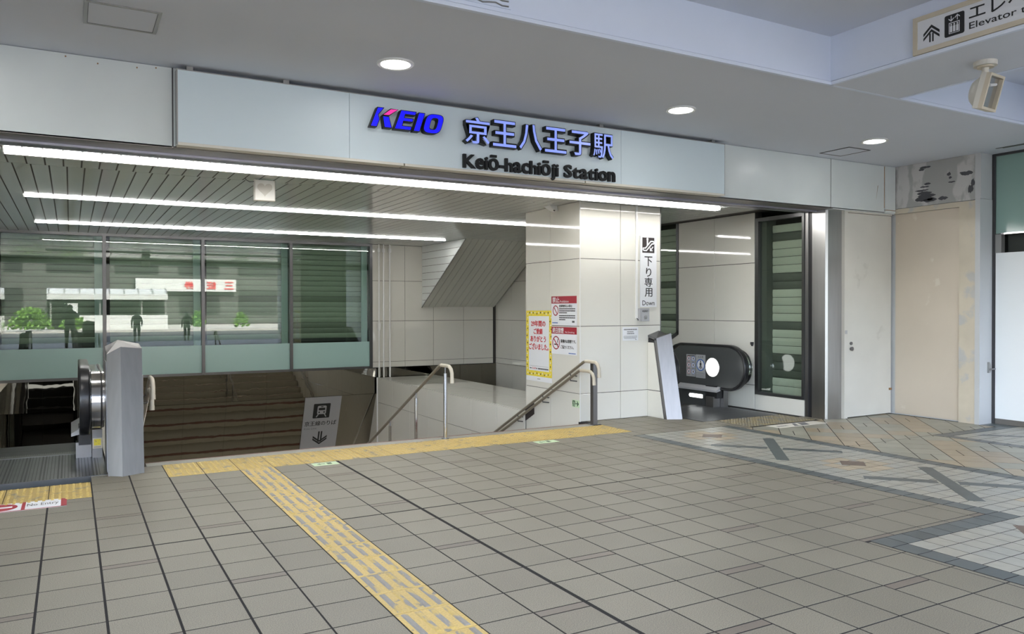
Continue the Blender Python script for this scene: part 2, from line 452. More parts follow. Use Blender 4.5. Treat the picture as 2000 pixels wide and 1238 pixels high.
# mosaic carpet of small tiles with slate borders
T1 = .1545
mos, slate = [], []
def mosaic(xa, xb, ya, yb):
    nx, ny = max(1, round((xb - xa) / T1)), max(1, round((yb - ya) / T1))
    for i in range(nx):
        for j in range(ny):
            x0, x1 = xa + (xb - xa) * i / nx, xa + (xb - xa) * (i + 1) / nx
            y1, y0 = yb - (yb - ya) * j / ny, yb - (yb - ya) * (j + 1) / ny
            xc, yc = (x0 + x1) / 2, (y0 + y1) / 2; m = 'mosaic'
            for cyy in (6.87, 4.965, 3.06):
                d = abs(xc - 6.57) + abs(yc - cyy)
                if .16 < d < .40 and 5.9 < xc: m = 'mosaic_beige'
            mos.append((R4(x0, x1, y0, y1), m))
def border(xa, xb, ya, yb):
    if xb - xa > yb - ya:
        n = round((xb - xa) / .165)
        for i in range(n): slate.append((R4(xa + (xb - xa) * i / n, xa + (xb - xa) * (i + 1) / n, ya, yb), 'slate'))
    else:
        n = round((yb - ya) / .165)
        for i in range(n): slate.append((R4(xa, xb, ya + (yb - ya) * i / n, ya + (yb - ya) * (i + 1) / n), 'slate'))
border(5.795, 5.95, 3.255, 7.345); border(7.19, 7.35, 1.2, 7.345); border(4.48, 5.95, 3.095, 3.255); border(4.48, 4.635, .9, 3.095)
mosaic(5.95, 7.19, 3.095, 7.345); mosaic(4.635, 7.19, .9, 3.095)
border(8.87, 9.02, 3.2, 5.60); border(9.02, 10.44, 5.45, 5.60); mosaic(9.02, 10.44, 3.2, 5.45)
lay('mosaic_tile', mos, floor, gap=.008)
lay('border_tile', slate, floor, gap=.008)
def inlay(pts, m='slate', z=.0012):
    v, f, c = slab_tile(pts, 0.0, z, .003, .0006)
    me = bpy.data.meshes.new('inlay'); me.from_pydata(v, [], f); me.update()
    link('inlay_piece', me, m, floor, (c[0], c[1], 0))
for yc in (4.01, 5.91):
    for s in (1, -1):
        d = Vector((.44 * s, .50)); n = Vector((d.y, -d.x)).normalized() * .062
        for a, b in (((1.0, -1.0),) if s > 0 else ((1.0, .12), (-.12, -1.0))):
            p, q = Vector((6.565, yc)) + d * a, Vector((6.565, yc)) + d * b
            inlay([tuple(p + n), tuple(p - n), tuple(q - n), tuple(q + n)])
for xc, yc in ((6.58, 4.965), (6.57, 6.86), (6.57, 3.06)):
    inlay([(xc, yc + .15), (xc + .165, yc), (xc, yc - .15), (xc - .155, yc)], 'mosaic_brown')
inlay([(5.35, 2.70), (5.66, 3.0), (5.97, 2.70), (5.66, 2.40)], 'mosaic_brown')
inlay([(5.78, 3.08), (5.98, 3.08), (6.6, 2.46), (6.4, 2.46)], 'mosaic')
inlay([(9.3, 5.33), (9.42, 5.33), (10.2, 4.5), (10.08, 4.5)]); inlay([(9.3, 4.5), (9.42, 4.5), (9.72, 4.82), (9.66, 4.88)])
# diagonal paving beyond the carpet
def clip(pl, axis, v, keep_less):
    res = []
    for i in range(len(pl)):
        a, b = pl[i], pl[(i + 1) % len(pl)]
        ia = (a[axis] <= v) if keep_less else (a[axis] >= v); ib = (b[axis] <= v) if keep_less else (b[axis] >= v)
        if ia: res.append(a)
        if ia != ib:
            t = (v - a[axis]) / (b[axis] - a[axis]); res.append(tuple(a[k] + (b[k] - a[k]) * t for k in (0, 1)))
    return res
def parea(p): return abs(sum(p[i][0] * p[(i + 1) % len(p)][1] - p[(i + 1) % len(p)][0] * p[i][1] for i in range(len(p)))) / 2
diag = []
s2 = math.sqrt(.5); T2 = .311
rd = random.Random(4)
for (xa, xb, ya, yb) in ((7.355, 10.155, 5.605, 7.10), (7.355, 8.865, 2.3, 5.605), (8.75, 8.865, 7.10, 7.18)):
    for i in range(-30, 60):
        for j in range(-30, 60):
            h = (i * 7 + (j // 2) * 13 + (j // 3) * 5) % 10
            m = 'diag_beige' if h < 4 else 'diag_grey'
            split = (i * 3 + j * 5) % 4 == 0
            parts = ((0, .5), (.5, 1)) if split else ((0, 1),)
            for (a, b) in parts:
                # a tile runs along v=(1,-1) (length) and u=(-1,-1)
                q = [((i + a) * T2, j * T2), ((i + b) * T2, j * T2), ((i + b) * T2, (j + 1) * T2), ((i + a) * T2, (j + 1) * T2)]
                pl = [(7.355 + (u * s2 + v * s2), 5.651 + (-u * s2 + v * s2)) for u, v in q]
                for (ax, vv, kl) in ((0, xa, False), (0, xb, True), (1, ya, False), (1, yb, True)):
                    pl = clip(pl, ax, vv, kl) if pl else pl
                if pl:
                    cl = []
                    for p in pl:
                        if not cl or (Vector(p) - Vector(cl[-1])).length > .012: cl.append(p)
                    if len(cl) > 2 and (Vector(cl[0]) - Vector(cl[-1])).length < .012: cl.pop()
                    if len(cl) > 2 and parea(cl) > .0012: diag.append((cl, m))
lay('diagonal_tile', diag, floor, gap=.009)
mb = MB().box(10.165, 10.46, 5.60, 5.80, -.012, .0); build('threshold', mb, 'slate', floor)

# ------------------------------------------------------------------ tactile paving
def tact_mesh(kind, m):
    mb = MB(); s = P0 / 2 - .003
    v, f, c = slab_tile([(-s, -s), (s, -s), (s, s), (-s, s)], 0.0, .0015, .0135, .001); mb.v += v; mb.f += f
    if kind == 'dot':
        for i in range(6):
            for j in range(6):
                x, y = (i - 2.5) * .0495, (j - 2.5) * .0495
                A = [(x + .0135 * math.cos(t * math.pi / 4), y + .0135 * math.sin(t * math.pi / 4), .0013) for t in range(8)]
                B = [(x + .0085 * math.cos(t * math.pi / 4), y + .0085 * math.sin(t * math.pi / 4), .0065) for t in range(8)]
                mb.loft(A, B)
    else:
        for i in range(4):
            x = (i - 1.5) * .073
            A = [(x - .017, -.135, .0013), (x + .017, -.135, .0013), (x + .017, .135, .0013), (x - .017, .135, .0013)]
            B = [(x - .010, -.128, .0065), (x + .010, -.128, .0065), (x + .010, .128, .0065), (x - .010, .128, .0065)]
            mb.loft(A, B)
    me = bpy.data.meshes.new('tactile_tile'); me.from_pydata(mb.v, [], mb.f); me.update(); me.materials.append(MATS[m])
    if kind == 'bar':
        me.materials.clear(); me.materials.append(MATS['tact_base']); me.materials.append(MATS['tact_bar'])
        for k, pl_ in enumerate(me.polygons): pl_.material_index = 0 if k < len(f) else 1
    return me
dot, bar, fad = tact_mesh('dot', 'tact'), tact_mesh('bar', 'tact_bar'), tact_mesh('dot', 'tact_faded')
t = thing('tactile_warning_strip', 'long yellow strip of dotted tactile tiles along the top of the stairs', 'tactile paving', (3.36, 7.9, 0))
for c in range(2, 19):
    for k in (0, 1):
        link('tactile_tile', dot, None, t, (CX0 + (c + .5) * P0 - 3.36, 7.595 + (k + .5) * P0 - 7.9, 0))
t = thing('tactile_guide_strip', 'worn yellow strip of ribbed tactile tiles running from the stairs to the front edge', 'tactile paving', (CX0 + 4.5 * P0, 4.2, 0))
for r in range(-7, 15):
    y = RY0 - (r + .5) * P0
    link('tactile_tile', bar, None, t, (0, y - 4.2, 0))
t = thing('tactile_warning_strip', 'yellow dotted tactile tiles before the ridged plate of the left escalator', 'tactile paving', (-.6, 7.41, 0))
for c in range(-5, 0):
    for k in (0, 1):
        link('tactile_tile', dot, None, t, (CX0 + (c + .5) * P0 + .6, 7.105 + (k + .5) * P0 - 7.41, 0))
t = thing('tactile_warning_strip', 'faded brownish dotted tactile tiles before the right escalator', 'tactile paving', (8.11, 7.46, 0))
for c in range(4):
    for k in (0, 1):
        link('tactile_tile', fad, None, t, (7.37 + .12 + (c + .5) * P0 - 8.11, 7.155 + (k + .5) * P0 - 7.46, 0))

# ================================================================== STAIRS
SX0, SX1, NOSE0, RUN, RISE = .625, 5.845, 8.40, .31, .157
st = thing('staircase', 'wide stone staircase going down between tiled walls', 'stairs', ((SX0 + SX1) / 2, 8.4, -.2))
for a in range(9):
    x0 = SX0 + (SX1 - SX0) * a / 9; x1 = SX0 + (SX1 - SX0) * (a + 1) / 9
    build('kerb_stone', MB().box(x0 + .0015, x1 - .0015, 8.212, 8.38, -.16, .001), 'granite', st)
build('top_nosing', MB().box(SX0, SX1, 8.38, 8.402, -.16, .003), 'nosing', st)
for k in range(1, 36):
    y, z = NOSE0 + (k - 1) * RUN, -k * RISE
    s = build('step', MB().box(SX0, SX1, y, y + RUN + .02, z - .16, z), 'step_stone', st)
    build('riser', MB().box(SX0, SX1, y - .004, y - .001, z, z + RISE - .03), 'step_riser', s)
    build('nosing', MB().box(SX0, SX1, y + RUN - .05, y + RUN + .004, z + .0005, z + .006), 'nosing', s)
yL = NOSE0 + 35 * RUN
struct('floor_lower', 'dim landing at the foot of the stairs', mb=MB().box(-3, 9.5, yL - .4, yL + 6, -35 * RISE - .3, -35 * RISE - .16), m='step_stone')

# ================================================================== TILED WALLS
def panel_wall(name, label, fr, us, vs_, backing, m='panel', gap=.007, proud=.012, base=None, skip=()):
    """wall with one panel part for each cell of the grid us x vs_ on the frame fr"""
    o = struct(name, label, tuple(fr.o))
    build('backing', backing, 'joint', o)
    for i in range(len(us) - 1):
        for j in range(len(vs_) - 1):
            if (i, j) in skip: continue
            g = gap / 2; a0, a1, b0, b1 = us[i] + g, us[i + 1] - g, vs_[j] + g, vs_[j + 1] - g
            A = [fr.p(*q, .0) for q in ((a0, b0), (a1, b0), (a1, b1), (a0, b1))]
            B = [fr.p(*q, proud - .002) for q in ((a0, b0), (a1, b0), (a1, b1), (a0, b1))]
            e = .002
            C = [fr.p(*q, proud) for q in ((a0 + e, b0 + e), (a1 - e, b0 + e), (a1 - e, b1 - e), (a0 + e, b1 - e))]
            build('panel', MB().rings([A, B, C]), m, o)
    return o
IZ = 2.92                                              # height of the slatted inner ceiling
ZJ = [0, .37, 1.267, 2.165, IZ]
# pillar between stairs and right escalator: left face at X=5.87, front face at Y=8.58
pw = panel_wall('wall_pillar', 'cream tiled pillar wall between the stairs and the right escalator', FY(0, 8.592), [5.87, 6.54, 7.24], ZJ,
                MB().box(5.882, 7.228, 8.592, 9.99, -7, IZ))
fr = FX(5.882, 0)
for i, (ya, yb) in enumerate(((9.31, 8.58), (9.99, 9.31))):
    zs = [-1.42, -.525] + ZJ[1:]
    for j in range(len(zs) - 1):
        g = .0035; A = [(5.882, yy, zz) for yy, zz in ((ya - g, zs[j] + g), (yb + g, zs[j] + g), (yb + g, zs[j + 1] - g), (ya - g, zs[j + 1] - g))]
        B = [(5.870, yy, zz) for _, yy, zz in A]
        build('panel', MB().loft(A, B), 'panel', pw)
for j in range(len(ZJ) - 1):                           # right face, towards the escalator
    build('panel', MB().loft([(7.228, yy, zz) for yy, zz in ((8.584, ZJ[j] + .004), (9.98, ZJ[j] + .004), (9.98, ZJ[j + 1] - .004), (8.584, ZJ[j + 1] - .004))],
                             [(7.240, yy, zz) for yy, zz in ((8.584, ZJ[j] + .004), (9.98, ZJ[j] + .004), (9.98, ZJ[j + 1] - .004), (8.584, ZJ[j + 1] - .004))]), 'panel', pw)
build('corner_trim', MB().box(5.868, 5.876, 8.576, 8.584, 0.0, IZ), 'white', pw)
build('corner_trim', MB().box(7.236, 7.244, 8.574, 8.582, 0.0, IZ), 'steel', pw)
# low wall with a tiled ledge between stairs and right escalator
yj = [16.38, 15.45, 14.52, 13.61, 12.70, 11.78, 10.87, 9.99]
lw = panel_wall('wall_stair_right', 'low cream tiled wall with a tiled ledge beside the stairs', FX(5.862, 0), [-y for y in yj], [-4.1, -3.2, -2.31, -1.42, -.54, -.012],
                MB().box(5.862, 7.21, 9.99, 16.37, -7, -.012))
for i in range(len(yj) - 1):
    for (xa, xb) in ((5.850, 6.59), (6.59, 7.23)):
        build('ledge_tile', MB().box(xa + .003, xb - .003, yj[i + 1] + .003, yj[i] - .003, -.012, .0), 'panel', lw)
build('end_return', MB().box(5.852, 5.90, 16.41, 17.6, -4.2, -.37), 'panel', lw)
build('end_post', MB().box(5.835, 5.875, 16.37, 16.41, -3.5, 0.0), 'white', lw)
# divider between left escalator and stairs, side walls of the wells
struct('wall_stair_left', 'low wall between the left escalator and the stairs', mb=MB().box(.30, .62, 8.56, 16.4, -7, -.02), m='panel_base')
struct('wall_left', 'side wall of the left escalator well', mb=MB().box(-1.75, -1.6, 7.1, 24, -7, 2.92).box(-1.6, -1.14, 8.40, 16.4, -7, -.02), m='panel')
# end wall of the recess, right of the windows
bw = panel_wall('wall_back', 'cream tiled back wall right of the shuttered windows', FY(0, 16.5), [5.735, 6.54, 7.235, 8.0, 8.78], [.21, .335, 1.237, 2.125, IZ],
                MB().box(5.735, 8.9, 16.5, 16.62, .21, IZ))
# right wall of the escalator well
rw = panel_wall('wall_right', 'cream tiled wall on the right of the down escalator', FX(8.862, 0), [-10.03, -9.19, -8.36], [0, .36, 1.31, 2.175, IZ], MB().box(8.862, 9.0, 8.36, 10.03, -7, IZ))
fr = FX(8.862, 0)
ys_ = [16.49, 15.7, 14.9, 14.1, 13.3]
for i in range(4):
    zs = [-3.2, -2.31, -1.42, -.52, .21, .335, 1.237, 2.125, IZ]
    for j in range(len(zs) - 1):
        build('panel', MB().box(8.848, 8.862, ys_[i + 1] + .0035, ys_[i] - .0035, zs[j] + .0035, zs[j + 1] - .0035), 'panel', rw)
build('backing', MB().box(8.862, 9.0, 13.3, 16.55, -7, IZ), 'joint', rw)
build('backing', MB().box(8.862, 9.0, 10.03, 13.3, -7, .35), 'panel_base', rw)
# polished metal cladding below the windows, upright above and leaning away below
mw = struct('wall_mirror', 'polished brown metal cladding below the windows reflecting the stairs', (0, 16.5, 0))
px = [5.86, 5.08, 4.29, 3.50, 2.71, 1.92, 1.13, .34, -.45, -1.24, -1.6]
ty, tz = 17.13, -1.86
for i in range(len(px) - 1):
    a, b = px[i + 1] + .001, px[i] - .001
    build('mirror_panel', MB().box(a, b, 16.47, 16.50, -.355, .20), 'mirror', mw)
    build('mirror_panel', MB().loft([(a, 16.47, -.36), (b, 16.47, -.36), (b, ty, tz), (a, ty, tz)], [(a, 16.50, -.355), (b, 16.50, -.355), (b, ty + .03, tz), (a, ty + .03, tz)]), 'mirror', mw)
build('backing', MB().box(-1.6, 5.86, 16.505, 16.52, -.36, .2).loft([(-1.6, 16.51, -.36), (5.86, 16.51, -.36), (5.86, ty + .04, tz), (-1.6, ty + .04, tz)], [(-1.6, 16.55, -.36), (5.86, 16.55, -.36), (5.86, ty + .08, tz), (-1.6, ty + .08, tz)]), 'joint', mw)
build('lower_soffit', MB().loft([(-1.6, ty, tz), (5.86, ty, tz), (5.86, 24, tz - 3.5), (-1.6, 24, tz - 3.5)], [(-1.6, ty, tz + .1), (5.86, ty, tz + .1), (5.86, 24, tz - 3.4), (-1.6, 24, tz - 3.4)]), 'panel_base', mw)
build('recess_panel', MB().box(5.87, 7.0, 16.47, 16.5, -3.2, .20), 'mirror', mw)
for (a, b) in ((7.0, 7.9), (7.9, 8.86)): build('recess_panel', MB().box(a + .003, b - .003, 16.47, 16.5, -3.2, .20), 'mirror', mw)
struct('wall_end', 'far end wall of the stairwell', mb=MB().box(-3, 9.5, 24, 24.2, -8, -1), m='panel_base')

# ================================================================== WINDOWS WITH ROLLING SHUTTERS
def slat_mesh(length, pitch, along):                   # one curved slat, running along X or Y, front towards -Y or -X
    prof = [(0, 0), (-.006, .2), (-.009, .5), (-.006, .8), (0, .94), (.006, .94), (.006, 0)]
    mb = MB()
    P = [(d, h * pitch) for d, h in prof]
    if along == 'X': mb.loft([(0, d, h) for d, h in P], [(length, d, h) for d, h in P])
    else: mb.loft([(d, 0, h) for d, h in P], [(d, length, h) for d, h in P])
    me = bpy.data.meshes.new('slat'); me.from_pydata(mb.v, [], mb.f); me.update()
    return me
def shutter(label, loc, length, z0, z1, along, pitch=.112, dark=()):
    t = thing('rolling_shutter', label, 'shutter', loc, 'rolling shutters behind the glass')
    a, b = slat_mesh(length, pitch, along), slat_mesh(length, pitch, along)
    a.materials.append(MATS['shutter' if along == 'X' else 'shutter_side']); b.materials.append(MATS['shutter_band' if along == 'X' else 'shutter_dark'])
    n = int((z1 - z0) / pitch)
    for k in range(n):
        link('slat', b if k in dark else a, None, t, (0, 0, z0 + k * pitch - loc[2]))
    if along == 'X': build('bottom_bar', MB().box(loc[0], loc[0] + length, loc[1] - .02, loc[1] + .02, z0 - .07, z0), 'frame_dark', t)
    else: build('bottom_bar', MB().box(loc[0] - .02, loc[0] + .02, loc[1], loc[1] + length, z0 - .07, z0), 'frame_dark', t)
    return t
wx = [-1.57, -1.18, .554, 2.283, 4.005, 5.735]
wl = ['narrow shuttered window beside the escalator side wall', 'shuttered window at the left edge above the left escalator', 'shuttered window with a bus shelter reflected in it',
      'shuttered window right of the shelter reflection', 'shuttered window beside the cream tiled wall']
sl = ['rolling shutter behind the narrow window beside the escalator side wall', 'rolling shutter behind the window above the left escalator', 'rolling shutter behind the window that mirrors the bus shelter',
      'rolling shutter behind the second window from the cream tiled wall', 'rolling shutter behind the window next to the cream tiled wall']
for i in range(5):
    x0, x1 = wx[i], wx[i + 1]
    o = struct('window_%d' % (i + 1), wl[i], (x0, 16.5, .21))
    build('mullion', MB().box(x1 - .03, x1 + .03, 16.44, 16.54, .21, IZ), 'mullion', o)
    build('frame_rail', MB().box(x0 + .03, x1 - .03, 16.45, 16.53, .20, .25), 'mullion', o)
    build('frame_rail', MB().box(x0 + .03, x1 - .03, 16.45, 16.53, IZ - .05, IZ), 'mullion', o)
    build('pane', MB().box(x0 + .03, x1 - .03, 16.490, 16.502, .25, IZ - .05), 'glass', o)
    nst = 18
    build('frosted_film', MB().box(x0 + .03, x1 - .03, 16.482, 16.486, .25, .79), 'film', o)
    build('jamb_strip', MB().box(x1 - .16, x1 - .03, 16.62, 16.66, .25, IZ), 'jamb', o)
    shutter(sl[i], (x0 + .10, 16.72, .88), x1 - x0 - .24, .88, 2.9, 'X', dark=((1, 2, 7) if i > 2 else (1,)))
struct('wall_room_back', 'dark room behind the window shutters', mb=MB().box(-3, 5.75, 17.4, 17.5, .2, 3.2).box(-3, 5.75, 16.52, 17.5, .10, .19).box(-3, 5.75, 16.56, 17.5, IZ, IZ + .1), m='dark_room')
# window in the side wall near the front, with its own shutter
o = struct('window_6', 'tall side window with a shutter beside the stainless steel post', (8.87, 7.9, .23))
build('frame_rail', MB().box(8.85, 8.93, 7.46, 7.50, .23, 2.83), 'mullion', o)
build('frame_rail', MB().box(8.85, 8.93, 8.29, 8.355, .23, 2.83), 'mullion', o)
build('frame_rail', MB().box(8.85, 8.93, 7.50, 8.29, .23, .27), 'mullion', o)
build('frame_rail', MB().box(8.85, 8.93, 7.50, 8.29, 2.78, 2.83), 'mullion', o)
build('pane', MB().box(8.885, 8.893, 7.50, 8.29, .27, 2.78), 'glass_side', o)
build('base_panel', MB().box(8.855, 8.93, 7.46, 8.352, 0, .225), 'panel', o)
build('side_return', MB().box(8.93, 9.12, 8.20, 8.355, .23, 2.83), 'shutter_dark', o)
shutter('rolling shutter behind the narrow side window near the steel post', (9.06, 7.47, .25), .86, .25, 2.80, 'Y', .118, (2, 3, 4, 8, 13, 14, 19))
# second side window further down the escalator
o = struct('window_7', 'dark shuttered window beside the down escalator with a sloping sill', (8.86, 10.4, 1.1))
build('frame_rail', MB().box(8.84, 8.90, 10.03, 10.08, 1.08, IZ), 'frame_dark', o)
build('frame_rail', MB().loft([(8.84, 10.03, 1.13), (8.84, 10.03, 1.07), (8.84, 13.3, -.64), (8.84, 13.3, -.58)], [(8.90, 10.03, 1.13), (8.90, 10.03, 1.07), (8.90, 13.3, -.64), (8.90, 13.3, -.58)]), 'frame_dark', o)
build('pane', MB().loft([(8.868, 10.08, 1.10), (8.868, 13.3, -.58), (8.868, 13.3, IZ), (8.868, 10.08, IZ)], [(8.876, 10.08, 1.10), (8.876, 13.3, -.58), (8.876, 13.3, IZ), (8.876, 10.08, IZ)]), 'glass_side', o)
build('sill_panel', MB().loft([(8.862, 10.03, 0), (8.862, 13.3, -1.6), (8.862, 13.3, -.64), (8.862, 10.03, 1.07)], [(8.9, 10.03, 0), (8.9, 13.3, -1.6), (8.9, 13.3, -.64), (8.9, 10.03, 1.07)]), 'panel', o)
shutter('rolling shutter behind the dark window beside the down escalator', (8.96, 10.09, .4), 3.2, .4, 2.9, 'Y', .112, (3, 4, 8, 13))
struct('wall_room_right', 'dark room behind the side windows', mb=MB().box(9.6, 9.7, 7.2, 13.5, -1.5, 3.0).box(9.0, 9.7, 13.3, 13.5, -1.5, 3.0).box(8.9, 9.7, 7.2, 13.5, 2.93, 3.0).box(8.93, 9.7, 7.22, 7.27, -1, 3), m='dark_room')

# ================================================================== INNER CEILING OF SLATS
ci = struct('ceiling_inner', 'grey metal slat ceiling over the stairs', (0, 7.5, IZ))
SW = .155
def ceil_slats(xa, xb, ya, yb, off):
    n = int((xb - xa) / SW)
    prof = [(.007, .006), (.007, 0), (SW - .007, 0), (SW - .007, .006)]
    mb = MB().loft([(d, 0, h) for d, h in prof], [(d, yb - ya, h) for d, h in prof])
    me = bpy.data.meshes.new('ceiling_slat'); me.from_pydata(mb.v, [], mb.f); me.update(); me.materials.append(MATS['slat'])
    for i in range(n): link('ceiling_slat', me, None, ci, (xa + off + i * SW, ya - 7.5, 0))
ceil_slats(-1.6, 8.78, 7.48, 8.96, 0.0)
ceil_slats(-1.6, 8.78, 8.975, 16.5, .03)
build('backing', MB().box(-1.75, 8.9, 7.46, 16.55, IZ + .0015, IZ + .05), 'joint', ci)
# slatted box that slopes down over the escalator
sb = struct('ceiling_sloped', 'sloping slatted soffit box above the down escalator', (7.86, 15.3, 1.54))
XA, XB, YA, YB, ZB = 6.945, 8.80, 14.20, 16.47, 1.545
build('core', MB().loft([(XA + .012, YA + .02, IZ), (XA + .012, YB, ZB + .02), (XA + .012, YB, IZ)], [(XB, YA + .02, IZ), (XB, YB, ZB + .02), (XB, YB, IZ)]), 'joint', sb)
n = 12
dn = Vector((0, -(IZ - ZB), -(YB - YA))).normalized() * .012
for i in range(n):
    a, b = XA + (XB - XA) * i / n + .004, XA + (XB - XA) * (i + 1) / n - .004
    q = [(a, YA, IZ), (b, YA, IZ), (b, YB, ZB), (a, YB, ZB)]
    build('soffit_slat', MB().loft([Vector(p) for p in q], [Vector(p) - dn * 1.6 for p in q]), 'slat_slope', sb)
m_ = 9
for i in range(m_):
    z0, z1 = ZB + (IZ - ZB) * i / m_ + .004, ZB + (IZ - ZB) * (i + 1) / m_ - .004
    y0 = YB - (YB - YA) * (z0 - ZB) / (IZ - ZB) + .02; y1 = YB - (YB - YA) * (z1 - ZB) / (IZ - ZB) + .02
    q = [(XA, y0, z0), (XA, YB, z0), (XA, YB, z1), (XA, y1, z1)]
    build('side_slat', MB().loft(q, [(XA + .012, y, z) for _, y, z in q]), 'slat', sb)
build('edge_trim', MB().tube([(XA - .004, YA + .0, IZ - .01), (XA - .004, YB, ZB - .01)], .012, 6), 'trim_grey', sb)

# ================================================================== FASCIA, OUTER CEILING, BEAMS
CZ = 3.49
fa = struct('wall_fascia', 'pale fascia panels above the station entrance', (0, 7.0, 2.83))
for (a, b) in ((-8.0, -2.4), (-2.4, .738), (.750, 6.80), (6.80, 8.815), (8.827, 9.93), (9.94, 10.16)):
    build('fascia_panel', MB().box(a, b, 7.0 if a != 9.94 else 6.985, 7.06, 2.835 if b > 6 or b < 1 else 2.9, CZ - .004), 'fascia', fa)
build('joint_strip', MB().box(.738, .752, 7.004, 7.06, 2.83, CZ), 'frame_dark', fa)
build('joint_strip', MB().box(8.815, 8.827, 7.006, 7.06, 2.83, CZ), 'black', fa)
build('rust_line', MB().box(9.931, 9.939, 6.997, 7.02, 2.90, CZ - .01).box(9.94, 10.16, 6.983, 7.02, 2.868, 2.876), 'rust', fa)
build('rust_streak', MB().loft([(9.79, 6.9985, 3.20), (9.80, 6.9985, 3.21), (9.775, 6.9985, 3.10), (9.76, 6.9985, 3.02)], [(9.79, 7.001, 3.20), (9.80, 7.001, 3.21), (9.775, 7.001, 3.10), (9.76, 7.001, 3.02)]), 'rust', fa)
build('soffit_strip', MB().box(-8, 8.86, 7.0, 7.25, 2.83, 2.845), 'soffit_brown', fa)
build('soffit_strip', MB().box(8.86, 10.16, 7.0, 7.09, 2.825, 2.845), 'fascia', fa)
build('shutter_rail', MB().box(-8, 8.86, 7.262, 7.47, 2.818, 2.84).box(-8, 8.86, 7.255, 7.272, 2.812, 2.84), 'rail_lav', fa)
build('shutter_rail_slot', MB().box(-8, 8.86, 7.36, 7.375, 2.816, 2.82), 'frame_dark', fa)
build('backing', MB().box(-8, 10.2, 7.06, 7.10, 2.84, 3.6).box(-8, 8.9, 7.46, 7.48, 2.83, 3.1).box(-8, 8.9, 7.1, 7.48, 2.846, 2.9), 'joint', fa)
for (x, z) in ((-.02, 3.463), (.2, 3.44), (.48, 3.45), (.62, 3.468)):
    build('screw', MB().cyl((x, 6.995, z), .006, .006, 'Y', 8), 'rust', fa)
co = struct('ceiling', 'grey painted concourse ceiling with raised bays', (0, 0, CZ))
build('soffit_board', MB().box(-9, 12, 4.72, 7.10, CZ, CZ + .12), 'ceil', co)
build('bay_board', MB().box(-9, 12, -2.2, 4.72, 3.924, 4.10), 'ceil', co)
build('beam', MB().box(5.93, 6.84, -2.2, 4.72, CZ, 3.924), 'beam', co)
build('beam_soffit', MB().box(5.935, 6.835, -2.2, 4.72, CZ - .004, CZ), 'ceil', co)
build('beam', MB().box(9.12, 12, -2.2, 4.72, CZ, 3.924), 'beam', co)
build('beam_face', MB().box(-9, 12, 4.712, 4.72, CZ, 3.924), 'beam', co)
build('edge_beam', MB().box(-9, 12, -2.5, -2.2, 3.6, 4.3), 'beam', co)
tr = struct('trim_1', 'white stepped moulding along the ceiling beam edges', (0, 4.7, CZ))
build('moulding', MB().box(-9, 12, 4.680, 4.712, CZ - .006, CZ + .022).box(-9, 12, 4.694, 4.712, CZ + .030, CZ + .052), 'beam', tr)
for (x, s) in ((5.93, -1), (6.84, 1), (9.12, -1)):
    a, b = sorted((x, x + s * .032)); c, d = sorted((x, x + s * .018))
    build('moulding', MB().box(a, b, -2.2, 4.69, CZ - .006, CZ + .022).box(c, d, -2.2, 4.70, CZ + .030, CZ + .052), 'beam', tr)
# right end of the facade: stainless post, white door, beige return wall, white column
o = thing('steel_post', 'shiny stainless steel post between the side window and the white door', 'post', (9.0, 7.2, 0))
build('cladding', MB().prism([(8.868, 7.34), (8.868, 7.125), (8.885, 7.095), (9.135, 7.075), (9.135, 7.34)], 'Z', 0, 2.83), 'steel_light', o)
build('guide_slot', MB().box(8.875, 8.90, 7.34, 7.40, 0, 2.82), 'black', o)
build('guide_rail', MB().box(8.865, 8.93, 7.40, 7.455, 0, 2.82), 'steel', o)
dw = struct('door_1', 'scuffed off-white flush steel door beside the stainless post', (9.7, 7.05, 0))
build('door_frame', MB().box(9.14, 9.205, 7.03, 7.09, 0, 2.83).box(9.205, 10.16, 7.035, 7.09, 2.805, 2.835), 'door_white', dw)
lf = build('door_leaf', MB().box(9.215, 10.158, 7.045, 7.09, .012, 2.80), 'door_white', dw)
build('lock', MB().cyl((9.29, 7.03, 1.02), .022, .018, 'Y', 16), 'steel_dark', lf)
build('knob', MB().cyl((9.29, 7.018, .945), .030, .03, 'Y', 16, .022).cyl((9.29, 7.012, .945), .012, .008, 'Y', 10), 'steel_dark', lf)
build('door_stop', MB().box(10.11, 10.158, 7.03, 7.045, .34, .37), 'rust', lf)
build('strike_plate', MB().box(9.15, 9.195, 7.026, 7.032, 1.15, 1.20), 'plate_grey', dw)
bwl = struct('wall_return', 'beige painted return wall with a flush panel and torn grey patch above', (10.165, 6.4, 0))
build('backing', MB().box(10.20, 10.42, 5.815, 7.1, 0, CZ), 'col_white', bwl)
build('flush_panel', MB().box(10.188, 10.21, 6.075, 7.0, .015, 2.82), 'door_beige', bwl)
build('post', MB().box(10.160, 10.21, 5.86, 6.072, .0, 2.89), 'post_beige', bwl)
build('head_rail', MB().box(10.162, 10.21, 6.072, 7.0, 2.825, 2.893), 'post_beige', bwl)
build('torn_patch', MB().box(10.172, 10.21, 5.875, 7.0, 2.90, CZ - .002), 'torn', bwl)
fr = FX(10.172, 0)
rt = random.Random(9)
def tear(u, v, wd, h):
    n = 9; up = []; lo = []
    for i in range(n):
        a = u - wd / 2 + wd * i / (n - 1); e = math.sin(math.pi * i / (n - 1)) ** .5
        up.append((a, v + h / 2 * e * rt.uniform(.5, 1.2) + .002)); lo.append((a + rt.uniform(-.006, .006), v - h / 2 * e * rt.uniform(.5, 1.2) - .002))
    poly('torn_spot', up + lo[::-1], fr, 'torn_dark', bwl, .0005, .0012)
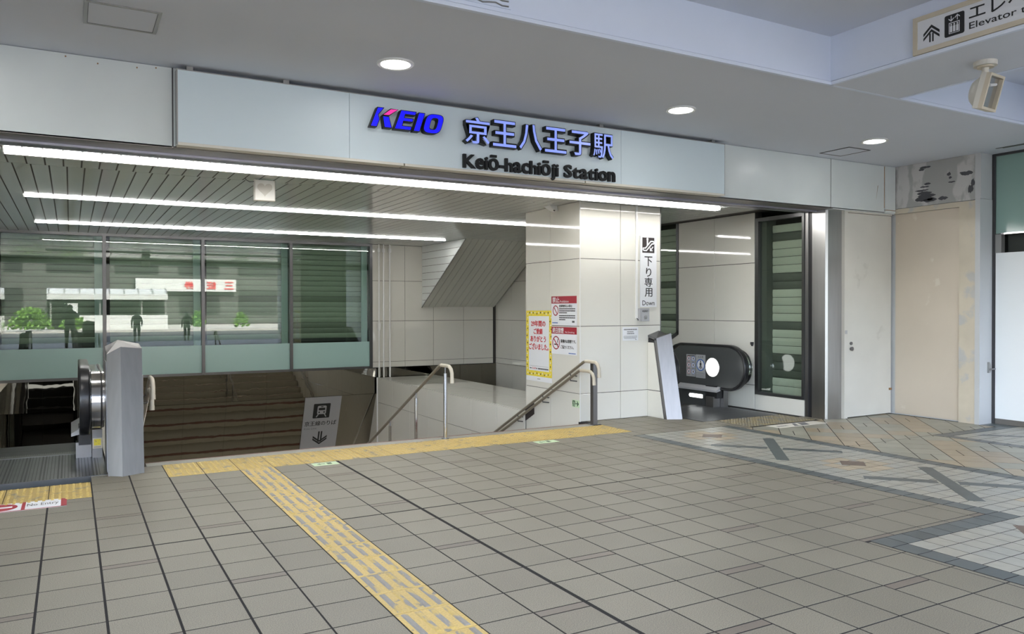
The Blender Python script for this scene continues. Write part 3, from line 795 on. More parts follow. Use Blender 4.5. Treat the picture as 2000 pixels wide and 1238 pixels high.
for (u, v, wd, h) in ((-6.55, 3.42, .16, .03), (-6.60, 3.395, .09, .03), (-6.52, 3.19, .10, .03), (-6.56, 3.155, .13, .02), (-6.60, 3.11, .20, .022), (-6.56, 3.07, .22, .05), (-6.53, 3.03, .26, .05),
                      (-6.56, 2.99, .28, .07), (-6.48, 2.965, .20, .05), (-6.30, 2.97, .14, .045), (-6.22, 3.28, .05, .05), (-6.20, 3.23, .04, .03), (-6.18, 3.17, .10, .018), (-5.98, 3.255, .16, .05), (-5.93, 3.05, .07, .12), (-5.90, 3.12, .05, .10), (-6.05, 3.27, .05, .02)):
    tear(u, v, wd, h)
cw = struct('wall_column', 'narrow white column at the end of the beige wall', (10.3, 5.8, 0), None)
build('column_face', MB().box(10.150, 10.425, 5.795, 5.858, 0, 2.90), 'col_white', cw)
build('column_face', MB().box(10.172, 10.425, 5.80, 5.874, 2.904, CZ), 'col_white', cw)
# shop front on the right
sf = struct('wall_shopfront', 'shop front with frosted teal glazing above a white hoarding', (10.45, 4.5, 0))
build('frame_post', MB().box(10.43, 10.50, 5.765, 5.795, 0, CZ), 'frame_dark', sf)
build('frame_head', MB().box(10.43, 10.50, 2.0, 5.765, CZ - .03, CZ), 'frame_dark', sf)
build('frosted_pane', MB().box(10.455, 10.465, 2.0, 5.765, 2.46, CZ - .03), 'teal_glass', sf)
build('stub_post', MB().box(10.44, 10.52, 5.69, 5.765, 2.21, 2.45), 'trim_grey', sf)
build('dark_opening', MB().box(10.60, 10.62, 2.0, 5.69, 2.2, 2.46), 'dark_room', sf)
build('hoarding_board', MB().box(10.44, 10.47, 2.0, 5.76, .07, 2.21), 'board', sf)
build('skirting', MB().box(10.452, 10.50, 2.0, 5.765, 0, .07), 'soffit_brown', sf)
build('pane_rail', MB().box(10.43, 10.48, 2.0, 5.69, 2.445, 2.465), 'steel_bright', sf)
build('filler', MB().box(10.7, 12, 1.9, 5.8, -.1, CZ), 'dark_room', sf)
struct('wall_upper', 'upper storeys of the station building above the entrance', mb=MB().box(-30, 30, -2.3, 26, 4.3, 26), m='building')
struct('wall_enclosure', 'added unseen walls that keep sky light out of the wells', mb=MB().box(-9.2, 12.2, 25, 25.2, -9, 4.3).box(-9.2, -9, 7.1, 25, -9, 4.3).box(12, 12.2, -2.2, 25, -9, 4.3).box(-9.2, -1.7, 7.1, 7.2, -1, 4.3).box(10.45, 12, 5.8, 5.9, -1, 4.3), m='dark_room')  # dark shell added out of view to stop sky light leaking in
struct('wall_far_right', 'building wall beyond the shop front', mb=MB().box(10.9, 11.2, -2.2, 2.0, 0, 3.6), m='col_white')

# ================================================================== STATION SIGN
sg = thing('station_sign', 'long pale station name board reading Keio-hachioji Station above the stairs', 'sign', (3.78, 6.88, 2.845))
SY = 6.88
for (a, b) in ((.770, 2.20), (2.203, 5.25), (5.253, 6.785)):
    build('sign_panel', MB().box(a, b, SY, SY + .10, 2.862, 3.447), 'sign_panel', sg)
build('sign_frame', MB().box(.766, 6.79, SY + .004, SY + .11, 3.447, 3.456).box(.762, .770, SY - .002, SY + .11, 2.845, 3.456).box(6.785, 6.792, SY + .0, SY + .11, 2.845, 3.456), 'trim_grey', sg)
for (a, b) in ((.770, 2.72), (2.735, 4.77), (4.785, 6.785)):
    build('light_trough', MB().box(a, b, SY - .002, SY + .12, 2.838, 2.861), 'offwhite', sg)
build('back_void', MB().box(.78, 6.78, SY + .10, 6.998, 2.85, 3.43), 'frame_dark', sg)
for x in (.84, 1.62, 4.98, 6.6): build('hanger', MB().box(x, x + .05, SY + .02, SY + .08, 3.456, CZ), 'trim_grey', sg)
fs = FY(0, SY)
def channel(name, pts, m, hole=None):
    """channel letter: black returns and rim with a coloured face"""
    c = (sum(p[0] for p in pts) / len(pts), sum(p[1] for p in pts) / len(pts))
    d = .070
    if hole is None:
        g = thing_part(name, pts, d); n = len(pts)
        area = sum(pts[i][0] * pts[(i + 1) % n][1] - pts[(i + 1) % n][0] * pts[i][1] for i in range(n)); q = pts if area > 0 else pts[::-1]
        ins = []
        for i in range(n):
            p0, p1, p2 = Vector(q[i - 1]), Vector(q[i]), Vector(q[(i + 1) % n]); a = (p1 - p0).normalized(); b = (p2 - p1).normalized()
            na, nb = Vector((-a.y, a.x)), Vector((-b.y, b.x)); ins.append(tuple(p1 + (na + nb) * (.0075 / max(.5, 1 + na.dot(nb)))))
        poly('letter_face', ins, fs, m, g, d + .001, .002)
    else:
        def rg(k0, k1, w0, w1, nm, mm, par):
            rs = [[fs.p(*p, w) for p in L] for L, w in ((k0, w0), (k1, w0), (k1, w1), (k0, w1), (k0, w0))]
            return build(nm, MB().rings(rs, cap=False), mm, par)
        g = rg(hole, pts, .004, d, name, 'letter_black', sg)
        sh = lambda L, k: [(c[0] + (x - c[0]) * k, c[1] + (y - c[1]) * k) for x, y in L]
        rg(sh(hole, 1.17), sh(pts, .93), d + .001, d + .003, 'letter_face', m, g)
def thing_part(name, pts, d): return poly(name, pts, fs, 'letter_black', sg, .004, d - .004)
def fix_k(pts): return [(x, z) for x, z in pts]
channel('letter', [(2.441, 3.338), (2.508, 3.338), (2.452, 3.268), (2.463, 3.224), (2.436, 3.154), (2.368, 3.154)], 'letter_blue')
channel('letter', [(2.567, 3.337), (2.646, 3.337), (2.556, 3.269), (2.488, 3.269)], 'letter_pink')
channel('letter', [(2.488, 3.264), (2.553, 3.264), (2.582, 3.156), (2.504, 3.156)], 'letter_blue')
channel('letter', [(2.668, 3.338), (2.824, 3.338), (2.812, 3.299), (2.713, 3.299), (2.705, 3.272), (2.796, 3.272), (2.785, 3.234), (2.694, 3.234), (2.684, 3.196), (2.778, 3.196), (2.766, 3.155), (2.599, 3.155)], 'letter_blue')
channel('letter', [(2.845, 3.336), (2.912, 3.336), (2.854, 3.154), (2.786, 3.154)], 'letter_blue')
def sup(cx, cz, a, b, k, n=36, e=3.4):
    r_ = []
    for i in range(n):
        t = 2 * math.pi * i / n; c, s = math.cos(t), math.sin(t)
        x = math.copysign(abs(c) ** (2 / e), c) * a; z = math.copysign(abs(s) ** (2 / e), s) * b
        r_.append((cx + x + z * k, cz + z))
    return r_
channel('letter', sup(2.995, 3.245, .092, .094, .31), 'letter_blue', sup(2.997, 3.245, .034, .050, .31))
for i, ch in enumerate('京王八王子駅'):
    x0 = 3.325 + i * .3005
    x1 = x0 + (.270 if i not in (3,) else .266)
    bd = .022
    a = text('kanji', ch, fs, x0 - .004, x1 + .004, 3.098, 3.367, 'letter_black', sg, .004, .066, .046 if i < 5 else .030)
    text('kanji_face', ch, fs, x0 + .004, x1 - .004, 3.106, 3.359, 'letter_lav', a, .0705, .003, .006 if i < 5 else .0)
def word(body, u0, u1, v0, cap, bold):
    """Latin letters one by one, proportionally set between u0 and u1 on base line v0"""
    gs = []
    x = 0.0
    for ch in body:
        if ch == ' ': x += .20; gs.append(None); continue
        v, f = glyphs(ch, bold); xs = [p[0] for p in v]; lo, hi = min(xs), max(xs)
        gs.append((ch, x, lo, hi)); x += (hi - lo) + (-.02 if ch == 'K' else .022 if ch in '-' else .035)
    tot = x - .035; k = (u1 - u0) / tot
    vk = [p[1] for p in glyphs('K', bold)[0]]; sv = cap / (max(vk) - min(vk)); b0 = min(vk)
    for g in gs:
        if g is None: continue
        ch, gx, lo, hi = g; v, f = glyphs(ch, bold); ys = [b0 + (p[1] - b0) * (1.16 if ch in 'eoacn' else 1.08 if ch == 'ō' else 1.0) for p in v]
        text('latin_letter', ch, fs, u0 + gx * k, u0 + (gx + hi - lo) * k, v0 + (min(ys) - b0) * sv, v0 + (max(ys) - b0) * sv, 'letter_black', sg, .003, .028, bold)
word('Keiō-hachiōji', 3.327, 4.425, 2.872, .133, .027)
word('Station', 4.495, 5.155, 2.872, .133, .027)

# ================================================================== LIGHTS
def strip(label, y, z0, x0, x1, wd, n, bt=-.004):
    t = thing('strip_light', label, 'ceiling light', ((x0 + x1) / 2, y, z0), 'linear strip lights under the slat ceiling')
    build('housing', MB().box(x0, x1, y + wd * .12, y + wd * .5, IZ - .012, IZ - .001), 'white', t)
    if bt: build('batten', MB().box(x0, x1, y + wd * .12, y + wd * .55, z0 + bt, IZ - .012), 'white', t)
    L = (x1 - x0) / n
    for i in range(n):
        a, b = x0 + i * L + .006, x0 + (i + 1) * L - .006
        prof = [(y - wd * .42, IZ - .001), (y - wd * .42, z0 + .008), (y - wd * .36, z0 + .001), (y, z0), (y + wd * .11, z0 + .003), (y + wd * .11, IZ - .001)]
        build('lens', MB().prism(prof, 'X', a, b), 'strip_lens', t)
    for x in (x0 - .012, x1): build('end_cap', MB().box(x, x + .012, y - wd * .55, y + wd * .55, z0, IZ - .005), 'white', t)
    return t
def stair_fill_light(y, z, wh):  # unseen lamps added low down to brighten the steps
    t = thing('strip_light', '%s added strip light, out of view far down the stairs' % wh, 'ceiling light', (3.2, y, z), 'added fill lights down the stairs')
    build('housing', MB().box(1.0, 5.4, y - .06, y + .06, z, z + .03), 'white', t); build('lens', MB().box(1.02, 5.38, y - .045, y + .045, z - .04, z), 'strip_lens', t)
stair_fill_light(18.2, -2.55, 'upper'); stair_fill_light(20.8, -3.88, 'lower')
strip('frontmost and longest white strip light just behind the station sign', 8.24, 2.886, -.50, 7.98, .12, 7)
strip('middle white strip light crossing the slat ceiling over the stairs', 11.36, 2.900, -.49, 6.71, .10, 6)
strip('rearmost white strip light nearest the shuttered windows', 14.72, 2.900, -.49, 6.71, .10, 6, .012)
DL = [('left round downlight in the grey ceiling above the blue logo', 2.305, 6.0, CZ), ('middle round downlight in the grey ceiling near the end of the sign', 5.325, 6.0, CZ),
      ('right round downlight in the grey ceiling next to a square hatch', 8.33, 6.0, CZ)]
DL += [('added unseen downlight further left in the row along the sign', -.7, 6.0, CZ)] + [('added unseen downlight, %s from left in the ceiling row %s' % (n_, r_), x, y, 3.924) for y, r_ in ((2.3, 'over the viewer'), (-.9, 'at the street edge')) for x, n_ in ((-3.7, 'first'), (-.7, 'second'), (2.305, 'third'), (5.0, 'fourth'), (7.98, 'fifth'))]  # out-of-view downlights added to brighten the floor and ceiling
for lb, x, y, zc_ in DL:
    t = thing('downlight', lb, 'ceiling light', (x, y, zc_), 'round downlights')
    a = [2 * math.pi * i / 40 for i in range(40)]
    rr = [(.150, 0.0), (.150, -.012), (.142, -.018), (.120, -.014), (.118, .0)]
    build('rim', MB().rings([[(x + q * math.cos(k), y + q * math.sin(k), zc_ + h) for k in a] for q, h in rr], cap=False), 'white', t, True)
    build('lens', MB().cyl((x, y, zc_ - .012), .117, .010, 'Z', 40), 'down_lens', t)
    ld = bpy.data.lights.new('downlight_beam', 'SPOT'); ld.energy, ld.spot_size, ld.spot_blend, ld.shadow_soft_size, ld.color = DOWN_W, R(125), .9, .10, (1, .955, .88)
    lo = bpy.data.objects.new('downlight_beam', ld); COL.objects.link(lo); lo.parent = t; lo.location = (0, 0, -.03)
for lb, (x0, x1, y0, y1), wd in (('large square ceiling access hatch with a dark frame at upper left', (.09, .55, 5.74, 6.20), .022), ('thin square ceiling access hatch beside the right downlight', (8.375, 8.78, 6.38, 6.82), .012)):
    t = thing('ceiling_hatch', lb, 'hatch', ((x0 + x1) / 2, (y0 + y1) / 2, CZ))
    build('hatch_board', MB().box(x0 + wd, x1 - wd, y0 + wd, y1 - wd, CZ - .004, CZ), 'ceil', t)
    for (a, b, c, d) in ((x0, x1, y0, y0 + wd), (x0, x1, y1 - wd, y1), (x0, x0 + wd, y0 + wd, y1 - wd), (x1 - wd, x1, y0 + wd, y1 - wd)):
        build('hatch_frame', MB().box(a, b, c, d, CZ - .007, CZ), 'trim_grey' if wd > .02 else 'frame_dark', t)
    g = .004
    for (a, b, c, d) in ((x0 + wd, x1 - wd, y0 + wd, y0 + wd + g), (x0 + wd, x1 - wd, y1 - wd - g, y1 - wd), (x0 + wd, x0 + wd + g, y0 + wd, y1 - wd), (x1 - wd - g, x1 - wd, y0 + wd, y1 - wd)):
        build('hatch_gap', MB().box(a, b, c, d, CZ - .0055, CZ), 'black', t)
t = thing('air_slot', 'narrow dark slot diffuser in the ceiling before the shop front', 'vent', (10.08, 5.3, CZ))
build('slot', MB().box(10.06, 10.09, 4.9, 5.56, CZ - .004, CZ), 'frame_dark', t); build('slot', MB().box(10.11, 10.13, 4.9, 5.50, CZ - .004, CZ), 'soffit_brown', t)
t = thing('beam_vent', 'small wavy louvre vent on the ceiling beam at the top edge', 'vent', (2.3, 4.71, 3.55))
build('vent_plate', MB().box(1.95, 2.65, 4.706, 4.712, 3.555, 3.75), 'beam', t)
for k in range(5):
    z = 3.575 + k * .034
    build('louvre', MB().tube([(1.98 + i * .05, 4.704, z + .008 * math.sin(i * 1.9)) for i in range(14)], .006, 6), 'trim_grey', t)
# heart-marked box below the first strip light
t = thing('heart_sign_box', 'small white hanging box with a pale heart below the front strip light', 'sign', (1.853, 8.79, 2.69))
build('box_body', MB().box(1.75, 1.957, 8.76, 8.82, 2.688, 2.905), 'bright_white', t)
build('rim', MB().box(1.745, 1.752, 8.755, 8.825, 2.685, 2.91).box(1.955, 1.962, 8.755, 8.825, 2.685, 2.91).box(1.745, 1.962, 8.755, 8.825, 2.682, 2.690), 'offwhite', t)
hp = []
for i in range(28):
    a = 2 * math.pi * i / 28; hp.append((.0050 * 16 * math.sin(a) ** 3, .0050 * (13 * math.cos(a) - 5 * math.cos(2 * a) - 2 * math.cos(3 * a) - math.cos(4 * a))))
poly('heart', hp, FY(1.853, 8.76, 2.81), 'offwhite', t, .0005, .003)
build('cable', MB().tube([(1.75, 8.79, 2.89), (1.70, 8.79, 2.88), (1.66, 8.79, 2.90), (1.655, 8.79, 2.918)], .005, 6), 'ink_grey', t)
t = thing('ceiling_sensor', 'small white sensor box at the top of the tiled pillar', 'sensor', (5.80, 9.2, 2.85))
build('sensor_body', MB().loft([(5.74, 9.12, 2.92), (5.86, 9.12, 2.92), (5.86, 9.28, 2.92), (5.74, 9.28, 2.92)], [(5.78, 9.08, 2.86), (5.85, 9.08, 2.84), (5.85, 9.20, 2.84), (5.78, 9.20, 2.86)]), 'white', t)
build('lens', MB().cyl((5.80, 9.10, 2.855), .014, -.01, 'Y', 12), 'ink', t)

# ================================================================== ELEVATOR SIGN AND SENSOR LAMP UNDER THE BEAM
es = thing('elevator_sign', 'cream framed direction sign to the elevator on the ceiling beam', 'sign', (5.92, 3.0, 3.51))
X0 = 5.898
e0, e1, z0, z1 = 3.90, 1.75, 3.515, 3.812                # Y of the two ends
build('back_box', MB().box(X0 + .002, 5.929, e1, e0, z0 + .01, z1 - .01), 'cream', es)
for (a, b, c, d) in ((e1, e0, z0, z0 + .036), (e1, e0, z1 - .036, z1), (e0 - .036, e0, z0 + .036, z1 - .036), (e1, e1 + .036, z0 + .036, z1 - .036)):
    build('frame_bar', MB().box(X0 - .012, 5.929, a, b, c, d), 'cream', es)
fe = FX(X0, 0)
rect('sign_face', fe, -(e0 - .036), -(e1 + .036), z0 + .036, z1 - .036, 'paper', es, 0.0, .004)
def ux(y): return -y
def chev(cx, cz, wd, hh, th, up=True):
    s = 1 if up else -1
    return [(cx - wd, cz - s * hh), (cx, cz), (cx + wd, cz - s * hh), (cx + wd, cz - s * (hh + th)), (cx, cz - s * th), (cx - wd, cz - s * (hh + th))]
cx = ux(3.748); b = .006
arrow = [(chev(cx, 3.722, .066, .058, .022)), (chev(cx, 3.686, .066, .058, .020))]
for pts in arrow: poly('arrow_chevron', pts, fe, 'ink', es, b - .001, .001)
rect('arrow_stem', fe, cx - .018, cx - .006, 3.588, 3.655, 'ink', es, b - .0015); rect('arrow_stem', fe, cx + .006, cx + .018, 3.588, 3.655, 'ink', es, b - .0015)
def rrect(x0, x1, y0, y1, r_, n=5):
    P = []
    for (cx_, cy_, a0) in ((x1 - r_, y1 - r_, 0), (x0 + r_, y1 - r_, 90), (x0 + r_, y0 + r_, 180), (x1 - r_, y0 + r_, 270)):
        for i in range(n + 1):
            a = R(a0 + 90 * i / n); P.append((cx_ + r_ * math.cos(a), cy_ + r_ * math.sin(a)))
    return P
u0, u1 = ux(3.642), ux(3.488)
pic = poly('pictogram', rrect(u0, u1, 3.582, 3.748, .014), fe, 'ink', es, b - .001, .001)
um = (u0 + u1) / 2
for (a, bb, c, d) in ((um - .042, um + .042, 3.602, 3.606), (um - .042, um + .042, 3.680, 3.686), (um - .042, um - .037, 3.606, 3.680), (um + .037, um + .042, 3.606, 3.680)): rect('pictogram_line', fe, a, bb, c, d, 'paper', pic, b + .001)
for k in (-1, 0, 1):
    rect('pictogram_figure', fe, um + k * .024 - .009, um + k * .024 + .009, 3.612, 3.660, 'paper', pic, b + .001); disc('pictogram_figure', fe, um + k * .024, 3.669, .007, 'paper', pic, b + .001, seg=12)
for (uu, up) in ((um - .024, False), (um + .024, True)):
    zt = 3.738 if up else 3.694
    rect('pictogram_line', fe, uu - .003, uu + .003, 3.695, 3.737, 'paper', pic, b + .001); poly('pictogram_line', chev(uu, zt, .020, .018, .009, up), fe, 'paper', pic, b + .001)
text('katakana', 'エレベーター', fe, ux(3.452), ux(2.62), 3.662, 3.765, 'ink', es, b, fat=.0018)
text('latin_text', 'Elevator to Ticket Gate', fe, ux(3.452), ux(2.47), 3.592, 3.642, 'ink', es, b, bold=.008)
t = thing('sensor_floodlight', 'cream swivelling floodlight hanging under the ceiling beam', 'lamp', (6.44, 3.64, CZ))
build('mount_plate', MB().cyl((6.44, 3.64, CZ - .042), .085, .038, 'Z', 28), 'offwhite', t)
build('mount_base', MB().cyl((6.44, 3.64, CZ - .055), .060, .014, 'Z', 24), 'cream', t)
build('swivel', MB().cyl((6.44, 3.64, CZ - .10), .026, .05, 'Z', 16).cyl((6.415, 3.64, CZ - .125), .030, .05, 'X', 16), 'offwhite', t, True)
build('wing_screw', MB().box(6.50, 6.525, 3.62, 3.626, CZ - .125, CZ - .09).box(6.47, 6.51, 3.615, 3.63, CZ - .125, CZ - .115), 'trim_grey', t)
ax = Vector((.08, -.95, -.26)).normalized(); sd = Vector((ax.y, -ax.x, 0)).normalized() * -1; up = sd.cross(ax).normalized()
if up.z < 0: up = -up
hc = Vector((6.44, 3.64, 3.24))
def lampbox(d0, d1, s0, s1, h0, h1):
    A = [hc + ax * d0 + sd * a * s0 + up * c * h0 for a, c in ((-1, -1), (1, -1), (1, 1), (-1, 1))]
    B = [hc + ax * d1 + sd * a * s1 + up * c * h1 for a, c in ((-1, -1), (1, -1), (1, 1), (-1, 1))]
    return A, B
rg = []
for d, k in ((-.11, .35), (-.095, .65), (-.06, .88), (-.01, 1.0)):
    rg.append([hc + ax * d + sd * (.105 * k * math.cos(a_)) * 1.0 + up * (.135 * k * math.sin(a_)) for a_ in [2 * math.pi * i / 24 for i in range(24)]])
build('lamp_back', MB().rings(rg), 'offwhite', t, True)
build('lamp_bezel', MB().loft(*lampbox(-.012, .03, .115, .115, .14, .14)), 'offwhite', t)
for (a0, a1, c0, c1) in ((-1, 1, .86, 1), (-1, 1, -1, -.86), (-1, -.84, -.86, .86), (.84, 1, -.86, .86)):
    A = [hc + ax * .03 + sd * .115 * a + up * .14 * c for a, c in ((a0, c0), (a1, c0), (a1, c1), (a0, c1))]
    build('visor', MB().loft(A, [p + ax * .035 for p in A]), 'cream', t)
build('lamp_glass', MB().loft(*lampbox(.031, .034, .096, .096, .12, .12)), 'steel_bright', t)
build('lamp_tube', MB().tube([hc + ax * .04 + up * .05 - sd * .05, hc + ax * .04 + up * .07 + sd * .05], .012, 8), 'white', t)

# ================================================================== PYLONS, HANDRAILS
def pylon(label, xl, xr, xm, y0, back, lean, zl, zm, zr, clad, cat='post'):
    t = thing('escalator_pylon', label, cat, ((xl + xr) / 2, y0 + .1, 0), 'slanted steel posts beside the escalators')
    F0 = [(xl, y0 + .03, 0), (xm, y0 - .06, 0), (xr, y0 + .03, 0)]
    F1 = [(xl, y0 + .03 + lean * zl / 1.1, zl), (xm, y0 - .06 + lean * zm / 1.1, zm), (xr, y0 + .03 + lean * zr / 1.1, zr)]
    tk = .05
    B0 = [(x, y + tk + (.045 if i == 1 else 0), z) for i, (x, y, z) in enumerate(F0)]; B1 = [(x, y + tk + (.045 if i == 1 else 0), z - .005) for i, (x, y, z) in enumerate(F1)]
    build('steel_front', MB().loft(F0 + B0[::-1], F1 + B1[::-1]), 'steel', t)
    zb = max(zl, zr) + .04
    yb = back
    top = [F1[0], F1[1], F1[2], (xr, yb, zb - .01), (xm, yb, zb + .03), (xl, yb, zb - .03)]
    build('top_cap', MB().loft([(x, y + .002, z + .001) for x, y, z in top], [(x, y + .01, z - .028) for x, y, z in top]), 'steel_dark' if clad == 'panel' else 'steel', t)
    q0 = [(xl + .004, y0 + .082, 0), (xr - .004, y0 + .082, 0), (xr - .004, yb, 0), (xl + .004, yb, 0)]
    q1 = [(xl + .004, y0 + .082 + lean * .97, zl - .04), (xr - .004, y0 + .082 + lean * .97, zr - .04), (xr - .004, yb, zb - .05), (xl + .004, yb, zb - .07)]
    build('body', MB().loft(q0, q1), 'black' if clad == 'panel' else 'steel_dark', t)
    if clad == 'panel':
        for (za, zb_) in ((.0, .365), (.372, zl - .06)):
            f = lambda z: y0 + .092 + lean * z / zl
            q = [(xl, f(za), za + .003), (xl, yb - .004, za + .003), (xl, yb - .004, zb_), (xl, f(zb_), zb_)]
            build('cladding_panel', MB().loft(q, [(xl - .010, y, z) for _, y, z in q]), 'panel', t)
    else:
        q = [(xl + .004, y0 + .10, .02), (xl + .004, yb - .01, .02), (xl + .004, yb - .01, zl - .07), (xl + .004, y0 + .10 + lean, zl - .07)]
        build('cladding_panel', MB().loft(q, [(xl - .004, y, z) for _, y, z in q]), 'steel', t)
    return t
pylon('stainless steel pylon with a folded front between left escalator and stairs', .285, .582, .398, 7.89, 8.50, .20, 1.085, 1.155, 1.135, 'steel')
pylon('slanted stainless pylon with cream tiled side beside the right escalator', 7.015, 7.275, 7.21, 8.15, 8.578, .22, 1.09, 1.16, 1.12, 'panel')
def arc(c, r_, a0, a1, n, x):                          # arc in the y-z plane, degrees
    return [(x, c[0] + r_ * math.cos(R(a0 + (a1 - a0) * i / n)), c[1] + r_ * math.sin(R(a0 + (a1 - a0) * i / n))) for i in range(n + 1)]
SL = .508
def rail_path(x, y0, ztop, drop, length):
    """vinyl rail: down-turned end, short level run, then falling with the stairs"""
    p = [(x, y0 - .03, ztop - drop), (x, y0 - .022, ztop - .075)]
    p += [(x, y0 + .005, ztop - .03), (x, y0 + .05, ztop - .004), (x, y0 + .11, ztop), (x, y0 + .27, ztop), (x, y0 + .31, ztop - .012)]
    p += [(x, y0 + .31 + length, ztop - .012 - SL * length)]
    return p
def handrail(name, label, x, y0, ztops, posts, length=4.0, wall=None, postbox=None, r_=.019):
    t = thing(name, label, 'handrail', (x, y0 + .2, 0), 'brown vinyl handrails on the stairs')
    for i, zt in enumerate(ztops):
        dx = 0.0; yo = y0 + i * .11
        pth = rail_path(x + dx, yo, zt, .19 if i == 0 else .17, length)
        build('rail', MB().tube(pth[4:], r_, 12), 'rail_vinyl', t, True)
        e = build('rail_end', MB().tube(pth[:6], r_ + .002, 12), 'rail_cap', t, True)
        build('end_collar', MB().tube([pth[0], (x + dx, pth[0][1] + .004, pth[0][2] + .045)], r_ + .0045, 12), 'rail_cap', e, True)
    for (yp, zb, zt) in posts:
        build('post', MB().tube([(x, yp, zb), (x, yp, zt - .09)], .021, 14), 'steel_bright', t, True)
        build('post_neck', MB().tube([(x, yp, zt - .09), (x, yp, zt - .012)], .009, 8), 'steel', t)
        build('flange', MB().cyl((x, yp, zb), .045, .008, 'Z', 18), 'steel', t)
    if wall is not None:
        for i, zt in enumerate(ztops):
            for k in range(4):
                yy = y0 + .62 + k * .70; zz = zt - SL * (yy - y0 - i * .11 - .31)
                build('bracket', MB().tube([(x, yy, zz - .015), (x, yy, zz - .05), (wall, yy, zz - .065)], .008, 8), 'frame_dark', t)
    return t
handrail('stair_handrail', 'single brown handrail on steel posts in the middle of the stairs', 3.77, 8.10, [.845], [(8.262, 0, .845), (9.14, -3 * RISE, .845 - SL * (9.14 - 8.41)), (10.06, -6 * RISE, .845 - SL * (10.06 - 8.41)), (10.98, -9 * RISE, .845 - SL * (10.98 - 8.41))])
t = handrail('stair_handrail', 'double brown handrail along the tiled pillar on the right of the stairs', 5.765, 8.03, [.825, .70], [], wall=5.868)
build('post_box', MB().box(5.865, 5.93, 8.27, 8.335, 0, .80), 'steel', t); build('flange', MB().box(5.835, 5.96, 8.24, 8.365, 0, .008), 'steel_dark', t)
build('post_arm', MB().tube([(5.765, 8.30, .815), (5.90, 8.30, .805)], .012, 8), 'steel', t)
build('wall_plate', MB().loft([(5.868, 10.03, 0.0), (5.868, 9.75, .13), (5.868, 9.75, -.03), (5.868, 10.02, -.17)], [(5.858, 10.03, 0.0), (5.858, 9.75, .13), (5.858, 9.75, -.03), (5.858, 10.02, -.17)]), 'ink_brown', t)
t = handrail('stair_handrail', 'double brown handrail with pale ends behind the left steel pylon', .685, 8.27, [.825, .69], [], wall=.62)
build('wall_mount', MB().box(.59, .622, 8.53, 8.60, 0, .85), 'steel', t)

